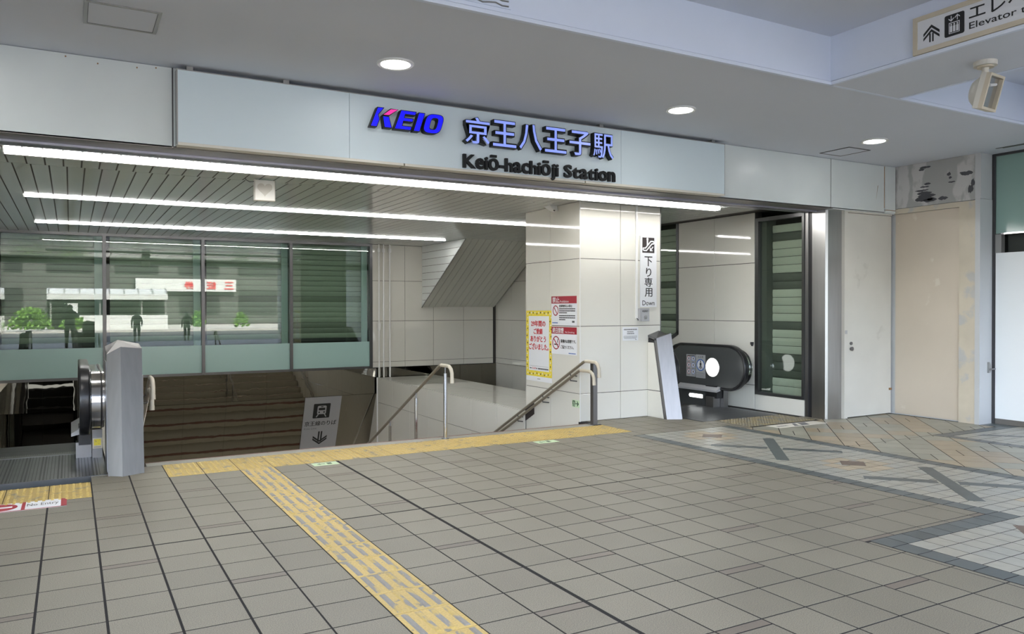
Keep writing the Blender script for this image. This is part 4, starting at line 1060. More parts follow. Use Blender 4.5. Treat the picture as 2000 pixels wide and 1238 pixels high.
# ================================================================== ESCALATORS
def escalator(label, xa, xb, y0, lamp, back=0.0):
    """xa, xb: centre lines of the two handrails; y0: nearest point of the newels"""
    t = thing('escalator', label, 'escalator', ((xa + xb) / 2, y0 + .4, 0), 'escalators going down')
    rad, zc = .335, .615; yc = y0 + rad; yk = yc + 1.05; T30 = math.tan(R(30)); LEN = 7.6
    def loop(r_, n=14):
        top = [(yc + r_ * math.cos(R(180 - 90 * i / n)), zc + r_ * math.sin(R(180 - 90 * i / n))) for i in range(n + 1)] + [(yk, zc + r_), (yk + LEN, zc + r_ - LEN * T30)]
        bot = [(yc + r_ * math.cos(R(180 + 90 * i / n)), zc - r_ * math.sin(R(90 * i / n))) for i in range(n + 1)]
        bot += [(yk, zc - r_), (yk + LEN, zc - r_ - LEN * T30)]
        return top, bot
    W = (xb - xa) / 2; xm = (xa + xb) / 2
    for s, x in ((-1, xa), (1, xb)):
        yc = y0 + rad + (back if s < 0 else 0); yk = y0 + rad + 1.05
        inner, outer = sorted((x - s * .032, x + s * .055))
        top, bot = loop(rad - .035)
        bal = build('balustrade', MB().band(top, bot, inner, outer), 'dark_panel', t)
        # handrail: belt around the newel
        top2, bot2 = loop(rad - .012)
        path = [(x, *p) for p in [(yc + .95, zc - rad + .012)] + bot2[:15][::-1] + top2[1:15]] + [(x, yk, top2[-2][1])] + [(x, yk + .12, top2[-2][1] - .03), (x, *top2[-1])]
        build('handrail', MB().tube(path, .04, 16, flat=(.046, .020)), 'rubber', t, True)
        top3, bot3 = loop(rad - .055)
        a, b_ = sorted((x + s * .058, x + s * .168))
        build('outer_deck', MB().band(top3, bot3, a, b_), 'steel_bright', t, True)
        build('deck_joint', MB().band([(p[0] - .001, p[1] + .001) for p in loop(rad - .05)[0]], [(p[0] - .001, p[1] - .001) for p in loop(rad - .05)[1]], *sorted((x + s * .135, x + s * .150))), 'black', t)
        # skirt below the panel, base box at the newel
        a, b_ = sorted((x - s * .045, x + s * .055))
        sk = [(yc + .42, .28), (yk, .28), (yk + LEN, .28 - LEN * T30)]; sk2 = [(yc + .42, 0.004), (yk, -.02), (yk + LEN, -.35 - LEN * T30)]
        build('skirt', MB().band(sk, sk2, a, b_), 'dark_panel', t)
        a, b_ = sorted((x - s * .06, x + s * .07))
        build('handrail_inlet', MB().box(*sorted((x - s * .05, x + s * .06)), yc + .22, yc + .46, .14, .33), 'black', t)
        build('newel_base', MB().box(*sorted((x - s * .075, x + s * .065)), yc + .27, yc + .43, 0, .16), 'steel', t)
        build('newel_base', MB().box(*sorted((x + s * .07, x + s * .160)), yc + .20, yc + .44, 0, .29), 'steel', t)
        build('inner_ledge', MB().loft([(x - s * .034, yc + .16, .32), (x - s * .034, yk, .32), (x - s * .115, yk, .27), (x - s * .115, yc + .16, .27)], [(x - s * .034, yc + .16, .26), (x - s * .034, yk, .26), (x - s * .115, yk, .24), (x - s * .115, yc + .16, .24)]), 'plate_grey', t)
        if lamp:
            xi = x - s * .033; lo_ = .325 if s > 0 else .325 - back * .55
            build('round_lamp', MB().cyl((xi, yc + lo_, .605), .140, -s * .006, 'X', 36), 'esc_lamp', bal)
            ra = [2 * math.pi * i / 36 for i in range(36)]
            build('lamp_rim', MB().rings([[(xi - s * h, yc + lo_ + q * math.cos(k), .605 + q * math.sin(k)) for k in ra] for q, h in ((.141, 0), (.141, .009), (.152, .006), (.152, 0))], cap=False), 'steel', bal)
            build('foot_lamp', MB().cyl((x - s * .046, yc + .80, .145), .028, -s * .004, 'X', 16).box(*sorted((x - s * .046, x - s * .050)), yc + .53, yc + .80, .117, .173), 'esc_lamp', bal)
    yc = y0 + rad
    x0, x1 = xa + .05, xb - .05
    zt = .004
    fp = build('floor_plate', MB().box(x0 - .22, x1 + .22, y0 - .42, yc + .55, -.05, zt), 'esc_plate', t)
    n = int((x1 - x0 + .4) / .028)
    rib = MB()
    for i in range(n):
        x = x0 - .2 + i * .028; rib.box(x, x + (.014 if i % 5 < 2 else .006), y0 - .40, yc + .53, zt, zt + .0015)
    o = build('plate_ribs', rib, 'esc_plate' if lamp else 'esc_step', fp); o['kind'] = 'stuff'
    build('comb', MB().box(x0, x1, yc + .55, yc + .66, -.05, .006), 'steel', t)
    teeth = MB()
    for i in range(int((x1 - x0) / .016)): teeth.box(x0 + i * .016, x0 + i * .016 + .007, yc + .66, yc + .74, -.05, .004)
    o = build('comb_teeth', teeth, 'steel', t); o['kind'] = 'stuff'
    ys = yc + .70; k = 0
    while k < 17:
        z = -.012 if k < 2 else -.012 - (k - 1) * .20 * (1 if k > 2 else .4)
        yy = ys + k * .38
        s = build('step', MB().box(x0 + .01, x1 - .01, yy, yy + .375, z - .25, z), 'esc_step', t)
        k += 1
    return t
escalator('left escalator going down beside the steel pylon', -.945, .112, 8.40, False)
escalator('right down escalator with a glowing round lamp on its dark balustrade', 7.465, 8.53, 8.20, True, .28)
t = thing('safety_sticker', 'faded cream safety sticker on the base of the left escalator', 'sticker', (.23, 8.73, .15))
fz = FY(.185, 8.932, .10); rect('sticker_sheet', fz, 0, .085, 0, .105, 'cream', t, 0, .002); rect('sticker_print', fz, .012, .073, .03, .093, 'yellow', t, .002, .001); bars('sticker_text', fz, [(.01, .075, .012, .018)], 'ink_grey', t, .003)
# safety notices on the balustrade of the right escalator
fb = FX(8.497, 0)
t = thing('safety_sticker', 'sheet of six small round safety symbols on the escalator balustrade', 'sticker', (8.49, 9.33, .44))
rect('sticker_sheet', fb, -9.44, -9.235, .435, .78, 'plate_grey', t, 0, .0015); bars('heading', fb, [(-9.42, -9.25, .752, .768)], 'ink', t, .0018)
for i in range(2):
    for j in range(3):
        u, v = -9.385 + i * .10, .715 - j * .102
        disc('symbol', fb, u, v, .040, 'paper', t, .0018, .0006, 20); ring('symbol_ring', fb, u, v, .033, .040, 'red' if i == 0 else 'blue', t, .0026, .0006, 20)
        poly('symbol_mark', [(u - .006, v - .02), (u + .008, v - .022), (u + .012, v + .01), (u + .002, v + .024), (u - .01, v + .012)], fb, 'ink', t, .0026, .0006)
        bars('caption', fb, [(u - .04, u + .04, v - .058, v - .048)], 'ink_grey', t, .0018)
t = thing('safety_sticker', 'blue ringed caution sheet with a standing figure on the escalator balustrade', 'sticker', (8.49, 9.12, .42))
rect('sticker_sheet', fb, -9.225, -9.015, .425, .785, 'plate_grey', t, 0, .0015)
disc('symbol', fb, -9.12, .625, .090, 'paper', t, .0018, .0006); ring('symbol_ring', fb, -9.12, .625, .076, .092, 'blue', t, .0026, .0006)
disc('figure_head', fb, -9.12, .682, .013, 'ink', t, .0026, .0006, 14)
poly('figure_body', [(-9.137, .665), (-9.103, .665), (-9.098, .62), (-9.108, .62), (-9.110, .56), (-9.118, .56), (-9.120, .60), (-9.122, .56), (-9.130, .56), (-9.132, .62), (-9.142, .62)], fb, 'ink', t, .0026, .0006)
poly('figure_steps', [(-9.165, .57), (-9.142, .57), (-9.135, .61), (-9.145, .61)], fb, 'ink_grey', t, .0026, .0006); poly('figure_steps', [(-9.075, .57), (-9.098, .57), (-9.105, .61), (-9.095, .61)], fb, 'ink_grey', t, .0026, .0006)
text('heading', '△注意', fb, -9.185, -9.06, .735, .768, 'ink', t, .0022)
bars('small_print', fb, [(-9.215, -9.03, .50 - .02 * k, .506 - .02 * k) for k in range(4)], 'ink_grey', t, .002)

# ================================================================== NOTICES ON THE PILLAR
fp = FX(5.868, 0)
t = thing('farewell_poster', 'yellow bordered farewell poster with red Japanese lettering on the pillar', 'poster', (5.866, 9.62, .45))
ua, ub = -9.975, -9.265
rect('sheet', fp, ua, ub, .455, 1.475, 'paper', t, 0, .0015)
for (a, b, c, d) in ((ua, ub, 1.395, 1.475), (ua, ub, .525, .605), (ua, ua + .075, .605, 1.395), (ub - .075, ub, .605, 1.395)): rect('border', fp, a, b, c, d, 'yellow', t, .0015, .0006)
rm = random.Random(3)
mb1, mb2 = MB(), MB()
def fleck(mb, u, v, r_):
    P = [(u + r_ * rm.uniform(.5, 1) * math.cos(k * math.pi / 3), v + r_ * rm.uniform(.6, 1.2) * math.sin(k * math.pi / 3)) for k in range(6)]
    mb.loft([fp.p(a, b, .0022) for a, b in P], [fp.p(a, b, .0028) for a, b in P])
for k in range(13):
    for v in (1.435, .565):
        fleck(mb1 if k % 2 else mb2, ua + .05 + k * .051, v + rm.uniform(-.012, .012), .016)
for k in range(15):
    for u in (ua + .037, ub - .037):
        fleck(mb1 if k % 2 else mb2, u + rm.uniform(-.015, .015), .63 + k * .053, .016)
o = build('border_flecks', mb1, 'ink_brown', t); o['kind'] = 'stuff'
o = build('border_flecks', mb2, 'paper', t); o['kind'] = 'stuff'
text('poster_text', '29年間の', fp, -9.83, -9.44, 1.245, 1.33, 'red_text', t, .002, fat=.0045)
text('poster_text', 'ご愛顧', fp, -9.76, -9.52, 1.135, 1.215, 'red_text', t, .002, fat=.0045)
text('poster_text', 'ありがとう', fp, -9.85, -9.43, 1.025, 1.11, 'red_text', t, .002, fat=.0045)
text('poster_text', 'ございました。', fp, -9.89, -9.36, .91, 1.0, 'red_text', t, .002, fat=.0045)
rect('rule', fp, -9.87, -9.36, .672, .675, 'ink_grey', t, .0018, .0005)
text('poster_text', '3.31', fp, -9.80, -9.70, .627, .655, 'red_text', t, .002, bold=.03)
bars('small_print', fp, [(-9.87, -9.82, .63, .645), (-9.69, -9.66, .63, .645), (-9.64, -9.36, .628, .648)], 'ink', t, .002)
bars('small_print', fp, [(-9.66, -9.58, .485, .495)], 'ink_grey', t, .002)
def notice(label, z0, z1, band, body):
    t = thing('rule_notice', label, 'sign', (5.866, 8.96, z0))
    rect('plate', fp, -9.272, -8.645, z0, z1, 'paper', t, 0, .004)
    rect('red_band', fp, -9.272, -8.645, z1 - band, z1, 'red', t, .004, .0008)
    return t
t = notice('white notice with red heading forbidding dangerous goods, above the smoking notice', 1.273, 1.672, .10, None)
text('heading', '禁止', fp, -9.245, -9.07, 1.585, 1.662, 'paper', t, .0052, fat=.0018)
text('heading_latin', 'Prohibition', fp, -9.055, -8.84, 1.585, 1.615, 'paper', t, .0052)
ring('prohibition_ring', fp, -9.165, 1.475, .058, .072, 'red', t, .0045)
poly('prohibition_bar', [(-9.212, 1.518), (-9.202, 1.527), (-9.118, 1.432), (-9.128, 1.423)], fp, 'red', t, .0055)
text('notice_text', '危険物持込み禁止', fp, -9.075, -8.75, 1.52, 1.555, 'ink', t, .0048, fat=.0018)
bars('small_print', fp, [(-9.075, -8.68, 1.492, 1.507), (-9.075, -8.68, 1.464, 1.479), (-9.075, -8.88, 1.438, 1.452), (-9.075, -8.68, 1.398, 1.413), (-9.075, -8.68, 1.370, 1.385), (-9.075, -8.92, 1.344, 1.358)], 'ink', t, .0046)
bars('footer', fp, [(-8.755, -8.70, 1.312, 1.338)], 'ink', t, .0046); bars('footer_mark', fp, [(-9.25, -9.11, 1.298, 1.312)], 'blue', t, .0046)
t = notice('white no smoking notice with red heading, below the dangerous goods notice', .876, 1.250, .095, None)
text('heading', '終日禁煙', fp, -9.24, -8.965, 1.165, 1.24, 'paper', t, .0052, fat=.0018)
text('heading_latin', 'No Smoking', fp, -8.925, -8.70, 1.165, 1.193, 'paper', t, .0052)
ring('prohibition_ring', fp, -9.155, 1.03, .078, .093, 'red', t, .0045)
poly('prohibition_bar', [(-9.22, 1.085), (-9.208, 1.097), (-9.09, .975), (-9.102, .963)], fp, 'red', t, .0056)
rect('cigarette', fp, -9.20, -9.105, 1.0, 1.016, 'ink', t, .0046)
poly('smoke', [(-9.12, 1.03), (-9.105, 1.035), (-9.115, 1.06), (-9.098, 1.085), (-9.108, 1.085), (-9.128, 1.06)], fp, 'ink', t, .0046)
text('notice_text', '駅構内は禁煙です。', fp, -9.035, -8.665, 1.035, 1.08, 'ink', t, .0048, fat=.0018)
text('notice_text', 'ご協力ください。', fp, -9.035, -8.72, .955, 1.0, 'ink', t, .0048, fat=.0018)
bars('footer_mark', fp, [(-8.84, -8.67, .89, .903)], 'blue', t, .0046)
t = thing('exit_sticker', 'small pale green emergency exit sticker with arrow low on the pillar', 'sticker', (5.866, 8.67, .18))
rect('sheet', fp, -8.762, -8.590, .183, .282, 'lum_green', t, 0, .0015)
rect('door_symbol', fp, -8.750, -8.690, .208, .272, 'green_dark', t, .0015, .0006); poly('runner', [(-8.735, .212), (-8.722, .24), (-8.733, .25), (-8.718, .262), (-8.705, .248), (-8.712, .236), (-8.70, .214), (-8.708, .212), (-8.720, .23), (-8.727, .212)], fp, 'lum_green', t, .0022, .0006)
poly('arrow', [(-8.680, .239), (-8.632, .239), (-8.650, .264), (-8.636, .268), (-8.603, .233), (-8.636, .198), (-8.650, .202), (-8.632, .227), (-8.680, .227)], fp, 'green_dark', t, .0015, .0006)
bars('caption', fp, [(-8.75, -8.69, .192, .202)], 'green_dark', t, .0016)
ff = FY(0, 8.578)
t = thing('down_sign', 'tall white escalator sign reading Down on the tiled pillar', 'sign', (7.01, 8.57, 1.52))
rect('plate', ff, 6.872, 7.158, 1.522, 2.508, 'paper', t, 0, .012)
pg = rect('pictogram', ff, 6.905, 7.118, 2.275, 2.488, 'ink_brown', t, .012, .001)
def stroke(name, pts, wd, m, par, fr_, w_):
    mb = MB()
    for i in range(len(pts) - 1):
        p, q = Vector(pts[i]), Vector(pts[i + 1]); d = (q - p).normalized() * wd / 2; n = Vector((-d.y, d.x)); p = p - d * .5; q = q + d * .5
        A = [p + n, p - n, q - n, q + n]; mb.loft([fr_.p(a.x, a.y, w_) for a in A], [fr_.p(a.x, a.y, w_ + .001 + i * .00012) for a in A])
    return build(name, mb, m, par)
k = lambda a, b: (6.905 + a * .213, 2.275 + b * .213)
stroke('escalator_outline', [k(.06, .30), k(.06, .20), k(.12, .15), k(.34, .15), k(.80, .60), k(.92, .60), k(.96, .68), k(.92, .76), k(.70, .76), k(.26, .31), k(.06, .30)], .017, 'paper', pg, ff, .0132)
stroke('figure', [k(.42, .80), k(.42, .50)], .024, 'paper', pg, ff, .0132); disc('figure_head', ff, *k(.42, .90), .018, 'paper', pg, .0132, seg=16)
stroke('down_arrow', [k(.88, .40), k(.68, .18)], .016, 'paper', pg, ff, .0132); poly('down_arrow', [k(.62, .12), k(.62, .36), k(.69, .32), k(.69, .19), k(.82, .19), k(.86, .12)], ff, 'paper', pg, .0132)
for ch, (za, zb, u0, u1) in zip('下り専用', ((2.09, 2.225, 6.945, 7.080), (1.945, 2.065, 6.972, 7.062), (1.805, 1.93, 6.945, 7.082), (1.665, 1.785, 6.950, 7.080))):
    text('kanji', ch, ff, u0, u1, za, zb, 'ink', t, .0125, .0, fat=.0022)
text('latin_text', 'Down', ff, 6.905, 7.122, 1.545, 1.612, 'ink', t, .0125, .0005, bold=.006)
t = thing('control_box', 'small grey metal switch box with logo below the Down sign', 'switch box', (6.9, 8.55, 1.325))
build('box_body', MB().box(6.858, 6.992, 8.52, 8.578, 1.325, 1.505), 'plate_grey', t); fbx = FY(0, 8.52)
build('box_side', MB().box(6.826, 6.858, 8.525, 8.578, 1.328, 1.502), 'plate_grey', t)
text('logo', 'KEIO', fbx, 6.868, 6.965, 1.452, 1.478, 'ink', t, .0006, .0006, bold=.03, shear=.25)
disc('dial', fbx, 6.925, 1.378, .029, 'trim_grey', t, .0006, .006); rect('keyhole', fbx, 6.921, 6.929, 1.360, 1.378, 'ink', t, .007)
t = thing('cable_duct', 'thin white cable duct running down the pillar to the switch box', 'conduit', (6.805, 8.57, 1.37))
build('duct', MB().box(6.792, 6.822, 8.560, 8.579, 1.365, IZ), 'white', t); build('cable', MB().tube([(6.806, 8.565, 1.37), (6.82, 8.55, 1.345), (6.84, 8.545, 1.338)], .006, 6), 'ink', t)
t = thing('paper_notice', 'small white paper notice taped to the pillar below the switch box', 'notice', (6.705, 8.57, 1.06))
rect('sheet', ff, 6.570, 6.842, 1.060, 1.245, 'paper', t, 0, .0012)
bars('heading', ff, [(6.595, 6.82, 1.205, 1.222)], 'ink_grey', t, .0014)
bars('small_print', ff, [(6.65, 6.76, 1.176, 1.188), (6.65, 6.77, 1.150, 1.165), (6.59, 6.82, 1.118, 1.124), (6.59, 6.82, 1.103, 1.109), (6.60, 6.80, 1.088, 1.094), (6.79, 6.81, 1.072, 1.082)], 'ink_grey', t, .0014)
for i, x in enumerate((5.90, 6.005, 6.15)):
    t = thing('conduit_pipe', ('left', 'middle', 'right')[i] + ' of three thin white vertical pipes before the back wall', 'pipe', (x, 16.4, 0.0), 'white vertical pipes')
    build('pipe', MB().tube([(x, 16.40, 0.0), (x, 16.40, IZ)], .016, 10), 'white', t, True)
    build('pipe_collar', MB().tube([(x, 16.40, IZ - .17), (x, 16.40, IZ - .09)], .036, 10), 'white', t, True)
    if i == 0: build('pipe_fitting', MB().tube([(x, 16.40, 1.02), (x, 16.40, 1.06), (x, 16.40, 1.18), (x, 16.40, 1.22)], [.017, .038, .038, .017], 10), 'white', t, True)
t = thing('door_stopper', 'small grey latch on the white column beside the hoarding', 'latch', (10.36, 5.79, .70))
build('latch_plate', MB().prism([(10.325, .66), (10.345, .66), (10.37, .67), (10.37, .76), (10.35, .80), (10.325, .80)], 'Y', 5.775, 5.795), 'trim_grey', t); build('latch_arm', MB().tube([(10.34, 5.775, .70), (10.37, 5.755, .71), (10.42, 5.75, .71)], .011, 8), 'steel_dark', t)
t = thing('wall_latch', 'tiny dark latch on the escalator wall beside the side window', 'latch', (8.84, 8.40, .98))
build('latch_body', MB().box(8.825, 8.85, 8.375, 8.42, .96, 1.0).box(8.83, 8.85, 8.385, 8.41, .94, .96), 'frame_dark', t)
# platform sign on the leaning polished cladding
nrm = Vector((0, tz + .36, -(ty - 16.47))).normalized(); V_ = Vector((0, 16.47 - ty, -.36 - tz)).normalized()
fm = Frame(Vector((4.29, 16.462, -.36)) + Vector((0, -.006, -.003)), (1, 0, 0), V_)
t = thing('platform_sign', 'grey platform sign with train symbol and down arrow on the polished cladding', 'sign', (4.68, 16.7, -1.6))
rect('plate', fm, 0, .785, -1.29, 0.0, 'plate_grey', t, 0.0, .004)
def q(a, b): return (a * .785, -b * 1.29)
def qp(n_, L, m_, w_=.005): return poly(n_, [q(*p) for p in L], fm, m_, t, w_, .001)
poly('train_tile', rrect(.255 * .785, .715 * .785, -.40 * 1.29, -.125 * 1.29, .02), fm, 'ink', t, .0045, .001)
poly('train_front', rrect(.365 * .785, .61 * .785, -.325 * 1.29, -.165 * 1.29, .03), fm, 'plate_grey', t, .0058, .001)
qp('train_window', [(.40, .205), (.575, .205), (.575, .25), (.40, .25)], 'ink', .007); qp('train_window', [(.455, .175), (.52, .175), (.52, .19), (.455, .19)], 'ink', .007)
disc('train_lamp', fm, .42 * .785, -.287 * 1.29, .018, 'ink', t, .007); disc('train_lamp', fm, .555 * .785, -.287 * 1.29, .018, 'ink', t, .007)
stroke('track', [q(.40, .33), q(.355, .375)], .022, 'plate_grey', t, fm, .0058); stroke('track', [q(.575, .33), q(.62, .375)], .022, 'plate_grey', t, fm, .0058)
text('kanji_line', '京王線のりば', fm, .06 * .785, .93 * .785, -.545 * 1.29, -.455 * 1.29, 'ink', t, .0048, fat=.002)
text('latin_text', 'Keio', fm, .06 * .785, .22 * .785, -.612 * 1.29, -.578 * 1.29, 'ink_grey', t, .0048); text('latin_text', 'Line', fm, .255 * .785, .40 * .785, -.612 * 1.29, -.578 * 1.29, 'ink_grey', t, .0048)
uc = .52 * .785
for v0 in (-.80, -.845): poly('arrow_chevron', chev(uc, v0 * 1.29 - .09, .155, .12, .045, False), fm, 'ink', t, .0048)
rect('arrow_stem', fm, uc - .045, uc - .012, -.86 * 1.29, -.66 * 1.29, 'ink', t, .0044); rect('arrow_stem', fm, uc + .012, uc + .045, -.86 * 1.29, -.66 * 1.29, 'ink', t, .0044)
# stickers on the floor
t = thing('floor_sticker', 'white and red No Entry sticker on the floor before the left escalator', 'sticker', (-.30, 7.02, 0))
f0 = FZ(0, 0, .0008)
rect('sheet', f0, -.62, -.035, 6.88, 7.16, 'paper', t, 0, .0012)
rect('red_edge', f0, -.075, -.035, 6.88, 7.16, 'red', t, .0012, .0005); rect('red_edge', f0, -.62, -.035, 6.88, 6.897, 'red', t, .0012, .0005); rect('red_edge', f0, -.335, -.310, 6.897, 7.16, 'red', t, .0012, .0005)
disc('no_entry_disc', f0, -.475, 7.03, .115, 'red', t, .0012, .0005); rect('no_entry_bar', f0, -.555, -.395, 7.008, 7.052, 'paper', t, .0018, .0005)
text('latin_text', 'No Entry', f0, -.300, -.090, 6.965, 7.085, 'ink', t, .0016)
for lb, (x0, x1) in (('pale green glowing guide sticker on the floor right of the ribbed strip', (2.02, 2.265)), ('pale green glowing guide sticker on the floor below the middle handrail', (4.53, 4.80))):
    t = thing('guide_sticker', lb, 'sticker', ((x0 + x1) / 2, 7.49, 0), 'pale green floor stickers')
    rect('sheet', f0, x0, x1, 7.42, 7.56, 'lum_green', t, 0, .0012)
    rect('print_block', f0, x0 + .14, x0 + .185, 7.46, 7.53, 'green_dark', t, .0012, .0005); poly('print_arrow', [(x0 + .04, 7.495), (x0 + .075, 7.525), (x0 + .075, 7.505), (x0 + .12, 7.505), (x0 + .12, 7.485), (x0 + .075, 7.485), (x0 + .075, 7.465)], f0, 'green_dark', t, .0012, .0005)
t = thing('floor_sticker', 'scuffed white floor sticker with dark marks before the right escalator', 'sticker', (8.15, 6.98, 0))
rect('sheet', f0, 7.72, 8.60, 6.87, 7.095, 'offwhite', t, .0004, .0012)
poly('print_mark', [(8.02, 6.90), (8.30, 6.90), (8.40, 7.07), (8.16, 7.07)], f0, 'ink_grey', t, .0018, .0005); poly('print_mark', [(8.12, 6.92), (8.17, 6.92), (8.25, 7.06), (8.20, 7.06)], f0, 'offwhite', t, .0024, .0005)
text('print_text', 'STOP', f0, 7.78, 7.98, 6.93, 7.03, 'ink_grey', t, .0018) if False else bars('print_text', f0, [(7.79, 7.97, 6.95, 7.0)], 'ink_grey', t, .0018)

# ================================================================== STREET BEHIND THE CAMERA (seen in the glass)
struct('floor_pavement', 'pavement outside the station', mb=MB().box(-40, 45, -10, -4.2, -.30, -.10), m='pavement')
struct('floor_road', 'asphalt road of the bus turning circle', mb=MB().box(-60, 70, -34, -10, -.5, -.24), m='asphalt')
struct('floor_island', 'pale traffic island with kerb beyond the road', mb=MB().box(-60, 70, -60, -34, -.5, -.10), m='kerb')
for x in (-6.5, 8.3):
    struct('wall_canopy_column', 'canopy column at the pavement edge', mb=MB().box(x - .35, x + .35, -2.1, -1.4, 0, 3.95), m='col_white')
t = thing('bus_shelter', 'white bus shelter with curved ribbed roof across the road', 'shelter', (3.0, -38.5, -.1))
pr = [(-39.9 + 2.6 * i / 8, 2.75 + .45 * math.sin(math.pi * i / 8)) for i in range(9)]
build('roof', MB().prism(pr + [(y, z - .12) for y, z in pr[::-1]], 'X', -1.6, 7.0), 'shelter_white', t)
for i in range(9): build('roof_rib', MB().band([(y, z + .07) for y, z in pr], [(y, z) for y, z in pr], -1.5 + i * 1.05, -1.42 + i * 1.05), 'trim_grey', t)
build('fascia', MB().box(-1.6, 7.0, -37.3, -37.2, 2.3, 2.75), 'shelter_white', t)
for x in (-1.4, 2.0, 5.0, 6.8): build('post', MB().box(x, x + .12, -37.6, -37.48, -.1, 2.4), 'trim_grey', t)
build('low_wall', MB().box(.6, 7.0, -37.5, -37.35, -.1, 1.05), 'shelter_white', t); build('notice_board', MB().box(-.2, .5, -37.5, -37.4, .7, 2.0), 'board', t); build('back_screen', MB().box(-1.6, 7, -40, -39.9, -.1, 2.4), 'building_dark', t)
def bush(label, x, y, rx, rz, n):
    t = thing('shrub', label, 'shrub', (x, y, -.1), 'clipped shrubs on the traffic island')
    rb = random.Random(int(x * 10)); mb = MB()
    for k in range(n):
        a, e, d = rb.uniform(0, 6.28), rb.uniform(0, 1.4), rb.uniform(.5, 1)
        c = Vector((x + rx * d * math.cos(a) * math.cos(e), y + rx * .6 * d * math.sin(a) * math.cos(e), rz * d * math.sin(e) + .1)); s = rb.uniform(.10, .2)
        u = Vector((rb.uniform(-1, 1), rb.uniform(-1, 1), rb.uniform(-.3, 1))).normalized(); v = u.orthogonal().normalized(); w_ = u.cross(v)
        mb.quad(c - v * s, c + w_ * s * .6, c + v * s, c - w_ * s * .6)
    build('foliage', mb, 'leaf', t, fix=False)
bush('large bright green shrub left of the bus shelter', -2.6, -35.5, 1.5, 1.6, 700); bush('green shrub in front of the bus shelter', .2, -35.2, 1.0, .9, 350)
bush('small green shrub right of the bus shelter', 9.2, -36, .6, 1.4, 220); bush('low green shrub by the planter', 12.5, -35.5, .7, 1.2, 220)
t = thing('office_building', 'grey office building with a white shop band across the road', 'building', (8, -56, -.1))
build('facade', MB().box(-30, 46, -60, -56, -.1, 13), 'building', t)
for i in range(12):
    for j in range(3): build('window_bay', MB().box(-26 + i * 6, -22 + i * 6, -55.98, -55.9, 1.0 + j * 4.2, 3.6 + j * 4.2), 'building_dark', t)
sgn = build('shop_band', MB().box(5.8, 15.6, -55.8, -55.4, 3.4, 4.7), 'shelter_white', t)
fo = Frame((0, -55.4, 0), (-1, 0, 0), (0, 0, 1))
for ch, xa_ in (('券', 10.4), ('証', 12.6), ('三', 14.4)): text('shop_lettering', ch, fo, -xa_ - .95, -xa_, 3.65, 4.45, 'red_text', sgn, .02, .05, bold=.01)
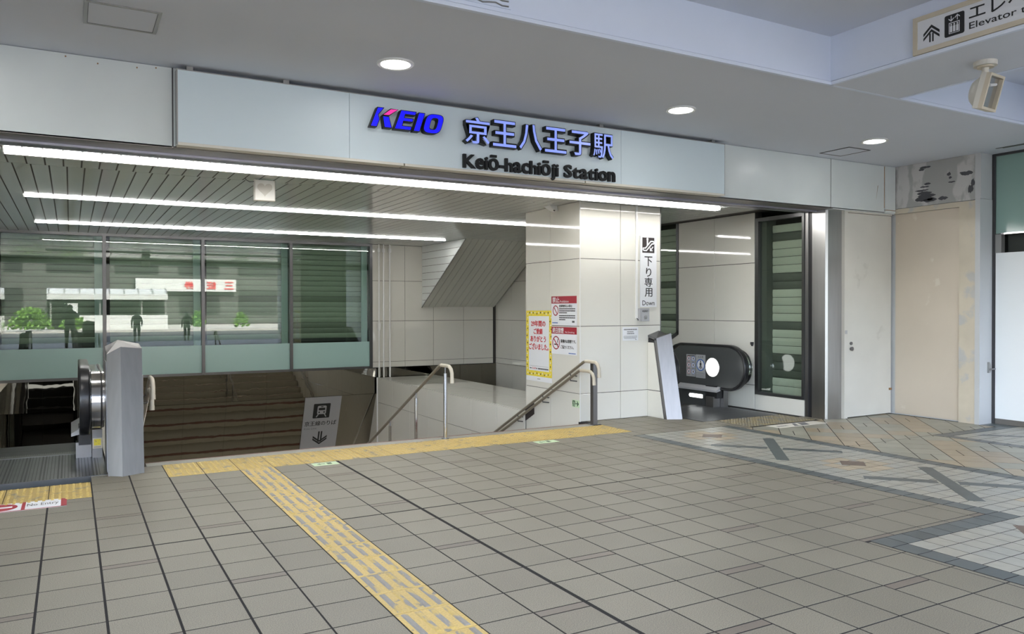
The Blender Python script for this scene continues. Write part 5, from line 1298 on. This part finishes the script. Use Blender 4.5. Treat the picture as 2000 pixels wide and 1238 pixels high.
def person(label, x, y, g, h, pose, m):
    t = thing('person', label, 'person', (x, y, g))
    me = bpy.data.meshes.new('body')
    k = h / 1.70
    J = {'pel': (0, 0, .93), 'chest': (0, .0, 1.25), 'neck': (0, 0, 1.45), 'head': (0, .01, 1.53), 'top': (0, .01, 1.68),
         'hl': (-.10, 0, .88), 'kl': (-.11, .02, .48), 'al': (-.12, -.02, .08), 'tl': (-.13, .14, .04), 'hr': (.10, 0, .88), 'kr': (.11, .02, .48), 'ar': (.12, -.02, .08), 'tr': (.13, .14, .04),
         'sl': (-.19, 0, 1.38), 'el': (-.25, -.02, 1.10), 'wl': (-.25, .08, .86), 'fl': (-.25, .12, .76), 'sr': (.19, 0, 1.38), 'er': (.25, -.02, 1.10), 'wr': (.25, .08, .86), 'fr': (.25, .12, .76)}
    J.update(pose)
    E = [('pel', 'chest'), ('chest', 'neck'), ('neck', 'head'), ('head', 'top'), ('pel', 'hl'), ('hl', 'kl'), ('kl', 'al'), ('al', 'tl'), ('pel', 'hr'), ('hr', 'kr'), ('kr', 'ar'), ('ar', 'tr'),
         ('neck', 'sl'), ('sl', 'el'), ('el', 'wl'), ('wl', 'fl'), ('neck', 'sr'), ('sr', 'er'), ('er', 'wr'), ('wr', 'fr')]
    rad = {'pel': .15, 'chest': .17, 'neck': .06, 'head': .09, 'top': .07, 'hl': .10, 'kl': .07, 'al': .05, 'tl': .04, 'sl': .07, 'el': .05, 'wl': .036, 'fl': .03}
    names = list(J); me.from_pydata([tuple(c * k for c in J[n_]) for n_ in names], [(names.index(a), names.index(b)) for a, b in E], [])
    o = link('body', me, m, t)
    o.modifiers.new('skin', 'SKIN')
    if not me.skin_vertices: me.skin_vertices.new() if hasattr(me.skin_vertices, 'new') else None
    for i, n_ in enumerate(names):
        n2 = n_ if n_ in rad else n_[0] + 'l'
        r_ = rad[n2] * k; sv = me.skin_vertices[0].data[i]; sv.radius = (r_ * (1.15 if n_ in ('chest', 'pel') else 1), r_ * (.75 if n_ in ('chest', 'pel') else 1)); sv.use_root = n_ == 'pel'
    o.modifiers.new('sub', 'SUBSURF').levels = 1; o.modifiers['sub'].render_levels = 2
    hx, hy, hz = (c * k for c in J['head'])
    ring_ = [[(hx + .105 * k * math.sin(R(a)) * math.cos(b * math.pi / 7), hy - .02 * k + .115 * k * math.sin(R(a)) * math.sin(b * math.pi / 7), hz + .06 * k + .125 * k * math.cos(R(a))) for b in range(14)] for a in (8, 30, 55, 80, 100)]
    mb = MB().rings(ring_); mb.v = [(a + x, b + y, c + g) for a, b, c in mb.v]
    build('hair', mb, 'hair', t, True)
    return t
walk = {'kl': (-.11, .18, .50), 'al': (-.12, .22, .10), 'tl': (-.12, .36, .05), 'kr': (.11, -.08, .50), 'ar': (.12, -.34, .14), 'tr': (.12, -.24, .05), 'wl': (-.24, -.10, .86), 'fl': (-.24, -.10, .77), 'wr': (.22, .22, .95), 'fr': (.22, .28, .88)}
person('person in dark clothes walking on the pavement outside', 2.77, -8.6, -.10, 1.52, walk, 'cloth_grey')
person('person in dark clothes striding past with bag outside', 5.05, -9.0, -.10, 1.52, {**walk, 'chest': (0, .10, 1.22), 'neck': (0, .18, 1.40), 'head': (0, .22, 1.47), 'top': (0, .24, 1.62), 'sl': (-.19, .17, 1.34), 'sr': (.19, .17, 1.34)}, 'cloth_dark')
person('person in dark clothes holding up a phone to take the picture', -.02, -.42, 0.0, 1.68, {'er': (.24, .12, 1.22), 'wr': (.10, .27, 1.42), 'fr': (.06, .30, 1.47), 'el': (-.24, .12, 1.22), 'wl': (-.10, .27, 1.42), 'fl': (-.06, .30, 1.47)}, 'cloth_dark')
